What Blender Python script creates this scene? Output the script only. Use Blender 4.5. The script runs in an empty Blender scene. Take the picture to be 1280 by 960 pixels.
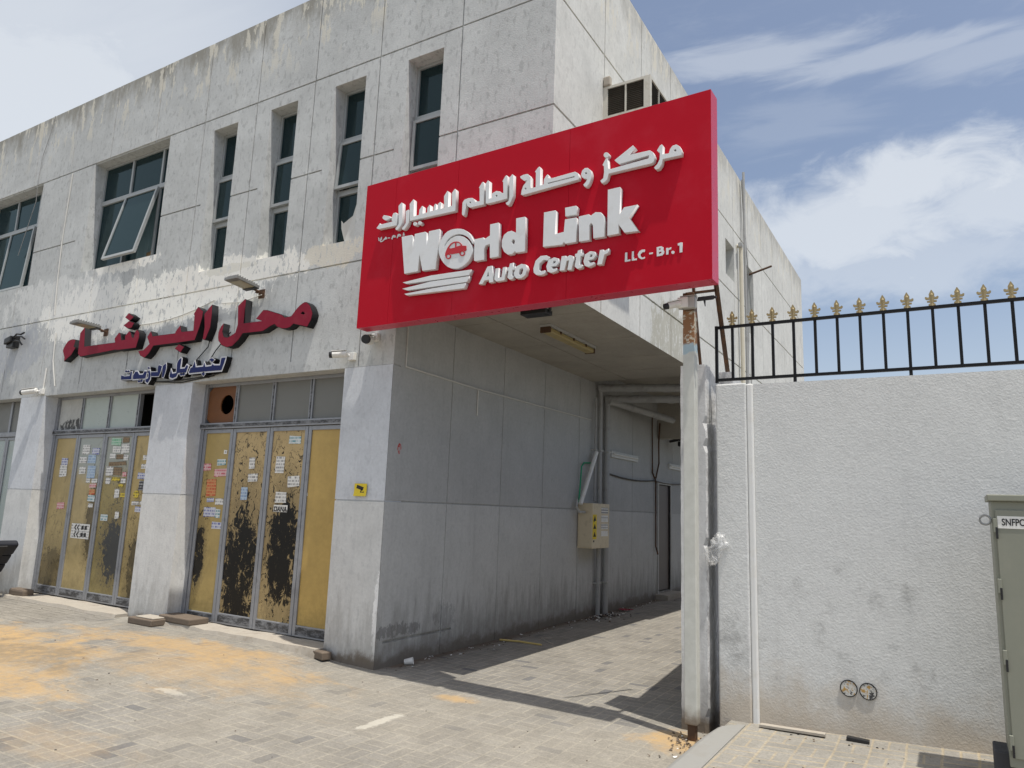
import bpy, bmesh, math, random
from mathutils import Vector, Matrix
random.seed(7)
S = bpy.context.scene
COL = S.collection
R = math.radians

# ------------------------------------------------------------------ camera, sky, sun, exposure
cam_d = bpy.data.cameras.new("camera"); cam = bpy.data.objects.new("camera", cam_d); COL.objects.link(cam)
cam_d.sensor_width = 36; cam_d.lens = 25.44; cam_d.clip_end = 5000; cam_d.clip_start = .05
yaw, pitch, roll = R(-31.164), R(9.835), R(2.0992)
Fw = Vector((math.sin(yaw)*math.cos(pitch), math.cos(yaw)*math.cos(pitch), math.sin(pitch)))
R0 = Vector((math.cos(yaw), -math.sin(yaw), 0)); U0 = R0.cross(Fw)
Rt = R0*math.cos(roll)+U0*math.sin(roll); Up = -R0*math.sin(roll)+U0*math.cos(roll)
M = Matrix((Rt, Up, -Fw)).transposed().to_4x4(); M.translation = (4.935, -5.741, 1.6)
cam.matrix_world = M
S.camera = cam
S.render.resolution_x = 1024; S.render.resolution_y = 768
S.view_settings.view_transform = 'Standard'; S.view_settings.look = 'None'
S.view_settings.exposure = 0.36; S.view_settings.gamma = 1; S.view_settings.use_curve_mapping = False

SUN = Vector((.277, -.108, 1)).normalized()
sd = bpy.data.lights.new("sun", 'SUN'); sd.energy = 3.4; sd.angle = R(.53); sd.color = (1, .955, .88)
so = bpy.data.objects.new("sun", sd); COL.objects.link(so)
so.rotation_euler = (-SUN).to_track_quat('-Z', 'Y').to_euler(); so.location = (4, -4, 14)


class NT:
    """small helper that writes node graphs"""
    def __init__(s, tree):
        s.t = tree; s.n = tree.nodes; s.l = tree.links; s.n.clear()
    def node(s, typ, ins=None, **props):
        n = s.n.new(typ)
        for k, v in props.items(): setattr(n, k, v)
        for k, v in (ins or {}).items():
            if hasattr(v, 'is_output'): s.l.new(v, n.inputs[k])
            else: n.inputs[k].default_value = v
        return n
    def m(s, op, a, b=0, c=0, clamp=False):
        n = s.node('ShaderNodeMath', {0: a, 1: b, 2: c}, operation=op); n.use_clamp = clamp; return n.outputs[0]
    def noise(s, vec, scale=1, detail=4, rough=.55, out=0, dist=0):
        n = s.node('ShaderNodeTexNoise', {'Vector': vec, 'Scale': scale, 'Detail': detail, 'Roughness': rough, 'Distortion': dist})
        return n.outputs[out]
    def ss(s, v, a, b, lo=0., hi=1.):
        n = s.node('ShaderNodeMapRange', {0: v, 1: a, 2: b, 3: lo, 4: hi}, interpolation_type='SMOOTHSTEP'); return n.outputs[0]
    def mix(s, f, a, b, blend='MIX'):
        n = s.n.new('ShaderNodeMix'); n.data_type = 'RGBA'; n.blend_type = blend
        for idx, v in ((0, f), (6, a), (7, b)):
            if hasattr(v, 'is_output'): s.l.new(v, n.inputs[idx])
            elif idx == 0: n.inputs[0].default_value = v
            else: n.inputs[idx].default_value = (*v[:3], 1)
        return n.outputs[2]
    def sep(s, v):
        n = s.node('ShaderNodeSeparateXYZ', {0: v}); return n.outputs[0], n.outputs[1], n.outputs[2]
    def comb(s, x, y, z):
        return s.node('ShaderNodeCombineXYZ', {0: x, 1: y, 2: z}).outputs[0]
    def scale(s, v, sc):
        return s.node('ShaderNodeMapping', {0: v, 3: sc}).outputs[0]
    def gray(s, v, lo, hi):                     # value -> grey multiplier colour
        k = s.ss(v, 0, 1, lo, hi); return s.comb(k, k, k)
    def pos(s): return s.node('ShaderNodeNewGeometry').outputs['Position']
    def ell(s, u, v, cx, cy, rx, ry, n=None, amp=.9, soft=.35):
        a = s.m('DIVIDE', s.m('SUBTRACT', u, cx), rx); b = s.m('DIVIDE', s.m('SUBTRACT', v, cy), ry)
        d = s.m('SQRT', s.m('ADD', s.m('MULTIPLY', a, a), s.m('MULTIPLY', b, b)))
        if n is not None: d = s.m('ADD', d, s.m('MULTIPLY', s.m('SUBTRACT', n, .5), amp*2))
        return s.ss(d, 1+soft/2, 1-soft/2)


def new_mat(name):
    m = bpy.data.materials.new(name); m.use_nodes = True
    return m, NT(m.node_tree)

def finish(t, col, rough=.8, bump=None, bstr=.3, bdist=.01, metal=0, spec=.5, coat=0, alpha=None):
    b = t.node('ShaderNodeBsdfPrincipled', {'Roughness': rough, 'Metallic': metal, 'Specular IOR Level': spec, 'Coat Weight': coat})
    if hasattr(col, 'is_output'): t.l.new(col, b.inputs['Base Color'])
    else: b.inputs['Base Color'].default_value = (*col, 1)
    if bump is not None:
        bp = t.node('ShaderNodeBump', {'Height': bump, 'Strength': bstr, 'Distance': bdist}); t.l.new(bp.outputs[0], b.inputs['Normal'])
    if alpha is not None:
        if hasattr(alpha, 'is_output'): t.l.new(alpha, b.inputs['Alpha'])
        else: b.inputs['Alpha'].default_value = alpha
    o = t.node('ShaderNodeOutputMaterial'); t.l.new(b.outputs[0], o.inputs[0]); return b

# ---- sky
W = bpy.data.worlds.new("World"); S.world = W; W.use_nodes = True
t = NT(W.node_tree)
sky = t.node('ShaderNodeTexSky', sky_type='NISHITA', sun_disc=False)
sky.sun_elevation = math.asin(SUN.z); sky.sun_rotation = math.atan2(SUN.x, SUN.y)
sky.air_density = 1.0; sky.dust_density = 2.2; sky.ozone_density = 1.6; sky.altitude = 20
d = t.node('ShaderNodeTexCoord').outputs['Generated']
dx, dy, dz = t.sep(d)
az = t.m('ARCTAN2', dx, dy); el = t.m('ARCSINE', dz)
zz = t.m('ADD', t.m('MAXIMUM', dz, 0.0), .12)
pl = t.comb(t.m('DIVIDE', dx, zz), t.m('DIVIDE', dy, zz), 0)
n1 = t.noise(t.scale(pl, (.9, 1.7, 1)), 1.6, 8, .6, dist=.4)
n2 = t.noise(t.scale(pl, (2.2, 5., 1)), 2.2, 8, .62, dist=.8)
nd = t.noise(t.comb(t.m('MULTIPLY', az, 5), t.m('MULTIPLY', el, 9), 0), 2.2, 8, .62, dist=.5)
ne = t.noise(t.comb(t.m('MULTIPLY', az, 5), t.m('MULTIPLY', el, 26), 3.3), 1.3, 7, .6, dist=.6)
def cl(cx, cy, rx, ry, n, amp, w, soft=1.1):
    return t.m('MULTIPLY', t.ell(az, el, cx, cy, rx, ry, n, amp, soft), w)
clouds = [cl(-.20, .578, .13, .020, ne, 1.3, .36), cl(-.04, .552, .14, .013, ne, 1.3, .32), cl(.09, .527, .12, .018, ne, 1.4, .26),
          cl(-.15, .498, .09, .022, ne, 1.3, .12), cl(.0, .408, .12, .040, nd, 1.2, .70), cl(-.10, .362, .17, .055, nd, 1.0, .66), cl(.07, .372, .10, .05, nd, 1.1, .6), cl(-.05, .315, .22, .04, nd, 1.1, .42),
          cl(-.9, .70, .3, .1, n1, 1.0, .35), cl(-1.2, .44, .35, .10, nd, .8, .75)]

gen = t.m('MULTIPLY', t.m('MULTIPLY', t.ss(n1, .5, .82), .45), t.ss(az, R(-12), R(-40)))
wisp = t.m('MULTIPLY', t.ss(n2, .5, .85), .12)
mask = gen
for c_ in clouds + [wisp]: mask = t.m('MAXIMUM', mask, c_)
lefthaze = t.m('MULTIPLY', t.ss(az, R(-28), R(-62)), .62)
mask = t.m('MAXIMUM', mask, t.m('MULTIPLY', lefthaze, t.ss(n1, .1, .6, .75, 1.1)))
hz = t.m('MULTIPLY', t.ss(el, R(20), R(-2)), .34)
mask = t.m('MAXIMUM', mask, hz, clamp=True)
mask = t.m('MINIMUM', mask, 1.)
hs = t.node('ShaderNodeHueSaturation', {'Color': sky.outputs[0], 'Saturation': .84, 'Value': .97})
skyc = t.mix(mask, hs.outputs[0], (5.7, 5.95, 6.2))
bg = t.node('ShaderNodeBackground', {0: skyc, 1: .115}); ow = t.node('ShaderNodeOutputWorld'); t.l.new(bg.outputs[0], ow.inputs[0])

# ------------------------------------------------------------------ object helpers
def link(o, parent=None):
    COL.objects.link(o)
    if parent: o.parent = parent
    return o
def obj(name, bm, mat, parent=None, smooth=False, bevel=0):
    me = bpy.data.meshes.new(name)
    bmesh.ops.recalc_face_normals(bm, faces=bm.faces)
    bm.to_mesh(me); bm.free()
    for m_ in (mat if isinstance(mat, (list, tuple)) else [mat]): me.materials.append(m_)
    if smooth:
        for p in me.polygons: p.use_smooth = True
    o = link(bpy.data.objects.new(name, me), parent)
    if bevel:
        b = o.modifiers.new("bevel", 'BEVEL'); b.width = bevel; b.segments = 2; b.limit_method = 'ANGLE'
    return o
def tag(o, label, cat, group=None):
    o['label'] = label; o['category'] = cat
    if group: o['group'] = group
    return o
def thing(name, label, cat, loc=(0, 0, 0), group=None, rotz=0):
    o = bpy.data.objects.new(name, None); COL.objects.link(o); o.location = loc; o.rotation_euler = (0, 0, rotz); o.empty_display_size = .1
    return tag(o, label, cat, group)
def BM(): return bmesh.new()
def box(bm, x0, x1, y0, y1, z0, z1, mi=0):
    v = [bm.verts.new(p) for p in ((x0,y0,z0),(x1,y0,z0),(x1,y1,z0),(x0,y1,z0),(x0,y0,z1),(x1,y0,z1),(x1,y1,z1),(x0,y1,z1))]
    for f in ((0,3,2,1),(4,5,6,7),(0,1,5,4),(1,2,6,5),(2,3,7,6),(3,0,4,7)):
        bm.faces.new([v[i] for i in f]).material_index = mi
    return bm
def bx(*a): return box(BM(), *a)
def obox(bm, c, ax, ay, az_, mi=0):             # oriented box: centre and three half-axis vectors
    c, ax, ay, az_ = map(Vector, (c, ax, ay, az_))
    v = [bm.verts.new(c+ax*i+ay*j+az_*k) for k in (-1, 1) for j in (-1, 1) for i in (-1, 1)]
    for f in ((0,2,3,1),(4,5,7,6),(0,1,5,4),(2,6,7,3),(0,4,6,2),(1,3,7,5)):
        bm.faces.new([v[i] for i in f]).material_index = mi
    return bm
def tube(bm, pts, r, n=8, cap=True):
    pts = [Vector(p) for p in pts]; rings = []
    rs = r if isinstance(r, (list, tuple)) else [r]*len(pts)
    for i, p in enumerate(pts):
        tv = (pts[min(i+1, len(pts)-1)]-pts[max(i-1, 0)]).normalized()
        a = tv.cross(Vector((0, 0, 1)))
        if a.length < .05: a = tv.cross(Vector((1, 0, 0)))
        a.normalize(); b = tv.cross(a)
        rings.append([bm.verts.new(p+(a*math.cos(2*math.pi*k/n)+b*math.sin(2*math.pi*k/n))*rs[i]) for k in range(n)])
    for A, B in zip(rings, rings[1:]):
        for k in range(n): bm.faces.new((A[k], A[(k+1) % n], B[(k+1) % n], B[k]))
    if cap: bm.faces.new(rings[0]); bm.faces.new(rings[-1][::-1])
    return bm
def sag(a, b, s, n=10):
    a, b = Vector(a), Vector(b)
    return [a.lerp(b, i/n)-Vector((0, 0, s*4*(i/n)*(1-i/n))) for i in range(n+1)]
def relief(name, xr, zr, feats, to3d, mat, parent, void=()):
    """wall sheet with recessed rectangles (x0,x1,z0,z1,depth,open); to3d maps (x, depth, z)"""
    xs = set(xr); zs = set(zr)
    for f in list(feats)+list(void):
        for a in f[:2]:
            if xr[0] < a < xr[1]: xs.add(a)
        for a in f[2:4]:
            if zr[0] < a < zr[1]: zs.add(a)
    def thin(v):
        v = sorted(v); o = [v[0]]
        for a in v[1:]:
            if a-o[-1] > 1e-5: o.append(a)
        return o
    xs = thin(xs); zs = thin(zs); bm = BM(); cell = {}
    for i in range(len(xs)-1):
        for j in range(len(zs)-1):
            cx, cz = (xs[i]+xs[i+1])/2, (zs[j]+zs[j+1])/2; d_ = (0., False)
            for f in feats:
                if f[0] < cx < f[1] and f[2] < cz < f[3]: d_ = (f[4], f[5] if len(f) > 5 else False)
            if any(v[0] < cx < v[1] and v[2] < cz < v[3] for v in void): d_ = None
            cell[i, j] = d_
    def q(*p): bm.faces.new([bm.verts.new(to3d(*c)) for c in p])
    for (i, j), d_ in cell.items():
        if d_ is None: continue
        x0, x1, z0, z1 = xs[i], xs[i+1], zs[j], zs[j+1]; D_ = d_[0]
        if not d_[1]: q((x0, D_, z0), (x1, D_, z0), (x1, D_, z1), (x0, D_, z1))
        e = cell.get((i+1, j))
        if e is not None and abs(e[0]-D_) > 1e-6: q((x1, D_, z0), (x1, e[0], z0), (x1, e[0], z1), (x1, D_, z1))
        e = cell.get((i, j+1))
        if e is not None and abs(e[0]-D_) > 1e-6: q((x0, D_, z1), (x1, D_, z1), (x1, e[0], z1), (x0, e[0], z1))
    bmesh.ops.remove_doubles(bm, verts=bm.verts, dist=1e-5)
    return obj(name, bm, mat, parent)
def outline(name, rings_list, depth, mat, parent, y=0., bev=0., plane='XZ', each=False, partname=None):
    """solid letters from traced outlines (mm); rings after the first are holes. front face at y, body behind it"""
    made = []
    for g in [[rings_list]]:
        cu = bpy.data.curves.new(name, 'CURVE'); cu.dimensions = '2D'; cu.fill_mode = 'BOTH'
        cu.extrude = depth/2; cu.bevel_depth = bev; cu.bevel_resolution = 1; cu.offset = -bev
        me_all = BM()
        for rings in g:
            cu.splines.clear()
            for rg in rings:
                sp = cu.splines.new('POLY'); sp.points.add(len(rg)-1); sp.use_cyclic_u = True
                for p_, (a, b) in zip(sp.points, rg): p_.co = (a/1000, b/1000, 0, 1)
            tmp = bpy.data.objects.new("tmp", cu); COL.objects.link(tmp)
            dg = bpy.context.evaluated_depsgraph_get(); dg.update()
            me = bpy.data.meshes.new_from_object(tmp.evaluated_get(dg)); me_all.from_mesh(me)
            bpy.data.meshes.remove(me); bpy.data.objects.remove(tmp)
        bpy.data.curves.remove(cu)
        for v in me_all.verts:                   # curve plane XY, extrude Z  ->  X, -Y(front), Z(up)
            x, yy, z = v.co; v.co = (x, y+depth/2+bev-z, yy)
        made.append(obj(partname or name, me_all, mat, parent))
    return made
def text(name, body, size, loc, mat, parent, depth=.002, rot=(math.pi/2, 0, 0), bold=0., align='LEFT', sx=1.):
    cu = bpy.data.curves.new(name, 'FONT'); cu.body = body; cu.size = size; cu.extrude = depth; cu.offset = bold; cu.align_x = align; cu.align_y = 'CENTER'
    tmp = bpy.data.objects.new("tmp", cu); COL.objects.link(tmp)
    dg = bpy.context.evaluated_depsgraph_get(); dg.update()
    me = bpy.data.meshes.new_from_object(tmp.evaluated_get(dg)); bpy.data.objects.remove(tmp); bpy.data.curves.remove(cu)
    me.materials.clear(); me.materials.append(mat); me.name = name
    o = link(bpy.data.objects.new(name, me), parent); o.location = loc; o.rotation_euler = rot; o.scale = (sx, 1, 1); return o
def grow(rings, d_):
    out = []
    for k, rg in enumerate(rings):
        n = len(rg); area = sum(rg[i][0]*rg[(i+1) % n][1]-rg[(i+1) % n][0]*rg[i][1] for i in range(n)); sg = 1 if area > 0 else -1
        if k: sg = -sg
        o = []
        for i in range(n):
            p, c, q_ = Vector(rg[i-1]), Vector(rg[i]), Vector(rg[(i+1) % n])
            e1 = (c-p); e2 = (q_-c)
            if e1.length < 1e-6 or e2.length < 1e-6: o.append(list(c)); continue
            e1.normalize(); e2.normalize()
            n1_ = Vector((e1.y, -e1.x))*sg; n2_ = Vector((e2.y, -e2.x))*sg
            m_ = (n1_+n2_); m_ = m_.normalized() if m_.length > .3 else n1_
            o.append(list(c+m_*d_*min(1.5, 1/max(.5, m_.dot(n1_)))))
        out.append(o)
    return out

# ------------------------------------------------------------------ materials
def plaster(name, base, lower=None, zs=1.635, speck=.5, top=0., peels=(), dirt=0., bump=.25, axis=0, fine=60, drip=0., var=.16, dust=None):
    m, t = new_mat(name); p = t.pos(); x, y, z = t.sep(p); u = (x, y)[axis]
    col = base
    if lower: col = t.mix(t.ss(z, zs+.002, zs-.002), base, lower)
    n0 = t.noise(p, .55, 5, .6); nm = t.noise(p, 3.2, 6, .65); nf = t.noise(p, 30, 4, .6)
    col = t.mix(1., col, t.gray(n0, 1-var, 1+var), 'MULTIPLY') if True else col
    col = t.mix(1., col, t.gray(nm, 1-var*.9, 1+var*.9), 'MULTIPLY')
    col = t.mix(1., col, t.gray(nf, .9, 1.1), 'MULTIPLY')
    if speck:
        ns = t.noise(t.scale(p, (1, 1, .5)), 17, 3, .6)
        col = t.mix(t.m('MULTIPLY', t.ss(ns, .535, .64), speck*.42), col, tuple(c*.5 for c in base))
        ns2 = t.noise(t.scale(p, (1, 1, .6)), 9, 5, .7)
        col = t.mix(t.m('MULTIPLY', t.ss(ns2, .63, .68), speck*.5), col, tuple(c*.33 for c in base))
    # faint rain streaks
    st = t.noise(t.scale(p, (1, 1, .06)), 7, 5, .7)
    col = t.mix(t.m('MULTIPLY', t.ss(st, .52, .75), .16), col, tuple(c*.55 for c in base))
    if top:
        n = t.noise(t.scale(p, (1, 1, .35)), 3.5, 6, .7)
        edge = t.m('ADD', z, t.m('MULTIPLY', t.m('SUBTRACT', n, .5), 1.9))
        col = t.mix(t.m('MULTIPLY', t.ss(edge, 7.45, 8.1), top), col, (.27, .255, .215))
        n = t.noise(t.scale(p, (1, 1, .3)), 4.4, 7, .72)
        hi = t.m('MULTIPLY', t.ss(n, .545, .565), t.ss(t.m('ADD', z, t.m('MULTIPLY', nm, .8)), 7.3, 8.0))
        col = t.mix(t.m('MULTIPLY', hi, .85), col, (.66, .63, .54))
    for (cx, cz, rx, rz, w, pc, sc, *am) in peels:
        n = t.noise(t.scale(p, (1, 1, .55)), sc, 8, .72, dist=.3)
        k = t.ell(u, z, cx, cz, rx, rz, n, am[0] if am else 1.5, .10)
        holes = t.ss(t.noise(t.scale(p, (1, 1, .45)), 15, 6, .72), .585, .535, .1, 1.)
        col = t.mix(t.m('MULTIPLY', t.m('MULTIPLY', k, holes), w), col, pc)
    if drip:
        n = t.noise(t.scale(p, (1, 1, .16)), 9, 6, .7)
        e = t.m('ADD', z, t.m('MULTIPLY', t.m('SUBTRACT', n, .5), 2.6))
        col = t.mix(t.m('MULTIPLY', t.ss(e, .75, .0), drip), col, (.16, .145, .12))
        n = t.noise(p, 6, 5, .7)
        e = t.m('ADD', z, t.m('MULTIPLY', t.m('SUBTRACT', n, .5), .8))
        col = t.mix(t.m('MULTIPLY', t.ss(e, .4, .0), drip*.7), col, (.13, .115, .09))
    if dirt:
        n = t.noise(p, 5, 5, .7)
        e = t.m('ADD', z, t.m('MULTIPLY', t.m('SUBTRACT', n, .5), .35))
        col = t.mix(t.m('MULTIPLY', t.ss(e, .17, .05), dirt), col, (.13, .10, .07))
    if dust:
        n = t.noise(p, 4, 6, .7); e = t.m('ADD', z, t.m('MULTIPLY', t.m('SUBTRACT', n, .5), .7))
        col = t.mix(t.m('MULTIPLY', t.ss(e, .62, .16), dust), col, (.40, .31, .20))
        n = t.noise(p, 2.4, 7, .75)
        k = t.m('MULTIPLY', t.ss(n, .5, .72), t.ell(u, z, 4.15, .85, 1.0, .5, None))
        col = t.mix(t.m('MULTIPLY', k, .75), col, (.27, .27, .26))
    h = t.m('ADD', t.m('MULTIPLY', t.noise(p, fine, 3, .6), .5), t.m('MULTIPLY', nm, .8))
    finish(t, col, .88, h, bump, .012, spec=.25); return m

def paint(name, col, rough=.45, var=.08, metal=0, scale=8, bump=.05, dirtc=None, dirt=.3, coat=0, spec=.5):
    m, t = new_mat(name); p = t.node('ShaderNodeTexCoord').outputs['Object']
    n = t.noise(p, scale, 6, .65); n2 = t.noise(p, scale*6, 3, .6)
    c = t.mix(1., col, t.gray(n, 1-var, 1+var), 'MULTIPLY')
    if dirtc: c = t.mix(t.m('MULTIPLY', t.ss(n, .48, .72), dirt), c, dirtc)
    finish(t, c, t.ss(n, .2, .8, rough-.07, rough+.1), n2, bump, .004, metal, spec, coat); return m

PEELS = [(-4.7, 4.27, 2.7, .40, 1., (.88, .87, .81), 3.4, 1.25), (-6.2, 4.25, .9, .5, .9, (.86, .85, .80), 4, 1.2), (-2.9, 4.45, 1.5, .22, .9, (.84, .82, .76), 3.5), (-.9, 4.45, .55, .16, .9, (.68, .64, .55), 4),
         (-5.2, 4.93, .85, .10, 1., (.84, .82, .76), 5), (-7.0, 4.6, 1.6, .35, .55, (.78, .78, .75), 3), (-8.0, 3.85, .8, .4, .6, (.40, .42, .46), 4), (-2.9, 4.52, .5, .06, .8, (.7, .68, .6), 6)]
M_fac = plaster('facade_paint', (.53, .54, .528), speck=.9, var=.18, top=.85, peels=PEELS, bump=.45)
M_low = plaster('pier_paint', (.60, .62, .645), lower=(.63, .63, .61), speck=.4, peels=[(-.0, .47, .060, .42, 1., (.88, .88, .86), 20, .8)], dirt=.85, drip=.3, bump=.35)
M_side = plaster('side_wall_paint', (.62, .62, .585), speck=.5, top=.45, peels=[(3.6, 4.0, .8, .5, .6, (.36, .34, .26), 4)], axis=1, bump=.22)
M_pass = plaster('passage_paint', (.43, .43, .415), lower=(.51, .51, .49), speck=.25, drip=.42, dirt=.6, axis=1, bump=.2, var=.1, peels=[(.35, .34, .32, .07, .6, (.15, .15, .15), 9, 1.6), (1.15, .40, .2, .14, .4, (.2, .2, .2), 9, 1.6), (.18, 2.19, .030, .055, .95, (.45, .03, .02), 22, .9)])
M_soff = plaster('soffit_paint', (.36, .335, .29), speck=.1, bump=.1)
M_white = plaster('boundary_render', (.635, .64, .625), speck=.0, bump=.55, fine=64, dust=.6, var=.05)
M_col = plaster('gate_column_paint', (.60, .60, .59), speck=.5, dirt=.9, drip=.35, bump=.5, peels=[(3.325, 1.2, .035, 1.5, .6, (.36, .35, .34), 22)])
M_groove = paint('joint_sealant', (.12, .12, .12), .9)
M_alu = paint('door_aluminium', (.30, .31, .33), .42, .12, metal=.35, dirtc=(.06, .06, .06), dirt=.35)
M_walu = paint('window_aluminium', (.37, .385, .38), .45, .1, metal=.2)
M_red = paint('sign_red', (.46, .0035, .017), .55, .05, scale=1.2, bump=.02, spec=.12, dirtc=(.50, .05, .075), dirt=.3)
M_sunlit_edge = paint('sign_edge_sunlit_red', (.55, .03, .07), .3, .06, spec=.6)  # lighter, pinker copy of the sign red: sun on the edges put into colour
M_letter = paint('letter_acrylic', (.72, .73, .73), .5, .05, dirtc=(.5, .48, .44), dirt=.3)
M_crim = paint('crimson_face', (.235, .012, .032), .6, .12, dirtc=(.22, .06, .07), dirt=.3, spec=.15)
M_return = paint('letter_return', (.012, .012, .014), .55, .2, spec=.2)
M_blue = paint('blue_face', (.014, .022, .095), .6, .15, spec=.15)
M_wface = paint('letter_white_border', (.62, .62, .64), .6, .15, dirtc=(.3, .3, .3))
M_black = paint('black_plastic', (.012, .012, .013), .45, .2)
M_navy = paint('dark_vinyl', (.010, .012, .020), .42, .2)
M_wplastic = paint('white_plastic', (.75, .74, .70), .4, .05, dirtc=(.45, .4, .3), dirt=.35)
M_gray = paint('grey_plastic', (.42, .42, .40), .5, .1, dirtc=(.2, .18, .15))
M_pipe = paint('pipe_pvc', (.36, .36, .35), .5, .12, dirtc=(.16, .15, .13), dirt=.5)
M_cond = paint('white_conduit', (.60, .59, .55), .5, .1, dirtc=(.3, .28, .24))
M_rust = paint('rusty_steel', (.075, .038, .018), .75, .3, scale=14, dirtc=(.2, .08, .025), dirt=.5)
M_cab = paint('cabinet_paint', (.235, .24, .19), .5, .05, dirtc=(.3, .28, .22), dirt=.3, scale=4)
M_fence = paint('fence_black', (.006, .006, .007), .5, .2, spec=.25)
M_gold = paint('aged_gold', (.36, .285, .15), .5, .3, metal=.55, scale=40)
M_conc = paint('raw_concrete', (.40, .36, .30), .9, .25, scale=6, bump=.5, dirtc=(.2, .16, .12), dirt=.6)
M_brick = paint('brown_block', (.15, .115, .085), .9, .3, scale=9, bump=.6, dirtc=(.1, .08, .06), dirt=.5)
M_wood = paint('plywood', (.17, .065, .02), .6, .25, scale=4)
M_copper = paint('copper', (.35, .17, .1), .4, .2, metal=.6)
M_green = paint('green_hose', (.03, .30, .15), .5, .1)
M_ebox = paint('cream_box', (.66, .57, .40), .5, .08, dirtc=(.3, .24, .16), dirt=.5)
M_yellow = paint('yellow_vinyl', (.75, .56, .02), .5, .05)
M_tube = paint('yellowed_diffuser', (.36, .28, .11), .4, .1, dirtc=(.2, .14, .05))
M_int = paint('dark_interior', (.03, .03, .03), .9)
M_steel = paint('steel_ring', (.3, .3, .29), .4, .2, metal=.8)
M_ac = paint('ac_casing', (.60, .58, .50), .5, .1, dirtc=(.3, .26, .18), dirt=.5)
M_curt = paint('curtain_cloth', (.30, .42, .44), .9, .15, scale=3)

def glass(name, tint, gl=.04, op=.3):
    m, t = new_mat(name); p = t.pos()
    lw = t.node('ShaderNodeFresnel', {'IOR': 1.5})
    tr = t.node('ShaderNodeBsdfTransparent', {0: (*tint, 1)}); df = t.node('ShaderNodeBsdfDiffuse', {0: (*[c*.22 for c in tint], 1)})
    bp = t.node('ShaderNodeBump', {'Height': t.noise(p, 1.4, 2, .5), 'Strength': .06, 'Distance': .02})
    g = t.node('ShaderNodeBsdfGlossy', {'Color': (.42, .56, .60, 1), 'Roughness': gl}); t.l.new(bp.outputs[0], g.inputs['Normal'])
    a = t.node('ShaderNodeMixShader', {0: op, 1: tr.outputs[0], 2: df.outputs[0]})
    b = t.node('ShaderNodeMixShader', {0: lw.outputs[0], 1: a.outputs[0], 2: g.outputs[0]})
    o = t.node('ShaderNodeOutputMaterial'); t.l.new(b.outputs[0], o.inputs[0]); return m
M_glass = glass('tinted_window_glass', (.20, .36, .39))
def film(name, base, black=0., zc=.9, zr=.6, cx=0., rx=2., dirt=.3, top_gray=0., bc=(.007, .0065, .006)):
    """door glass with ochre film on its inner side; black where the film has gone"""
    m, t = new_mat(name); p = t.pos(); x, y, z = t.sep(p)
    n = t.noise(p, 2.2, 5, .6); nf = t.noise(p, 14, 6, .7); ns = t.noise(t.scale(p, (1, 1, .4)), 7, 7, .75, dist=.6)
    c = t.mix(1., base, t.gray(n, .82, 1.16), 'MULTIPLY'); c = t.mix(1., c, t.gray(nf, .88, 1.12), 'MULTIPLY')
    c = t.mix(t.m('MULTIPLY', t.ss(ns, .5, .7), dirt), c, tuple(q*.4 for q in base))
    e = t.m('ADD', z, t.m('MULTIPLY', t.m('SUBTRACT', nf, .5), .6))
    c = t.mix(t.m('MULTIPLY', t.ss(e, .55, .15), .35), c, (.12, .10, .04))
    if top_gray: c = t.mix(t.m('MULTIPLY', t.ss(t.m('ADD', z, t.m('MULTIPLY', n, .5)), 1.95, 2.35), top_gray), c, (.36, .40, .38))
    if black:
        nb = t.noise(t.scale(p, (1.6, 1.6, .8)), 4.2, 12, .78, dist=.9); nl = t.noise(t.scale(p, (1, 1, .25)), 40, 5, .7)
        nq = t.noise(t.scale(p, (1.4, 1.4, 1)), 11, 9, .75, dist=1.2)
        k2 = t.ell(x, z, cx, zc, rx*1.45, zr*1.35, nq, 1.5, .5); c = t.mix(t.m('MULTIPLY', k2, black*.5), c, (.15, .115, .06))
        dd = t.m('ADD', t.m('POWER', t.m('ABSOLUTE', t.m('DIVIDE', t.m('SUBTRACT', x, cx), rx)), 2.), t.m('POWER', t.m('ABSOLUTE', t.m('DIVIDE', t.m('SUBTRACT', z, zc), zr)), 2.))
        thr = t.ss(dd, .0, 2.4, .405, .63); nv = t.m('ADD', t.m('MULTIPLY', nb, .55), t.m('MULTIPLY', nq, .45))
        k = t.ss(t.m('SUBTRACT', nv, thr), .0, .035); c = t.mix(t.m('MULTIPLY', k, black), c, bc)
        sp = t.m('MULTIPLY', t.ss(nq, .545, .575), t.ell(x, z, cx, zc+.25, rx*1.6, zr*2.1, None, 0, .5))
        c = t.mix(t.m('MULTIPLY', sp, black), c, bc)
        c = t.mix(t.m('MULTIPLY', t.ss(nl, .6, .7), t.m('MULTIPLY', k, .35)), c, (.12, .10, .06))
    finish(t, c, .30, nf, .03, .003, spec=.22); return m

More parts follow.
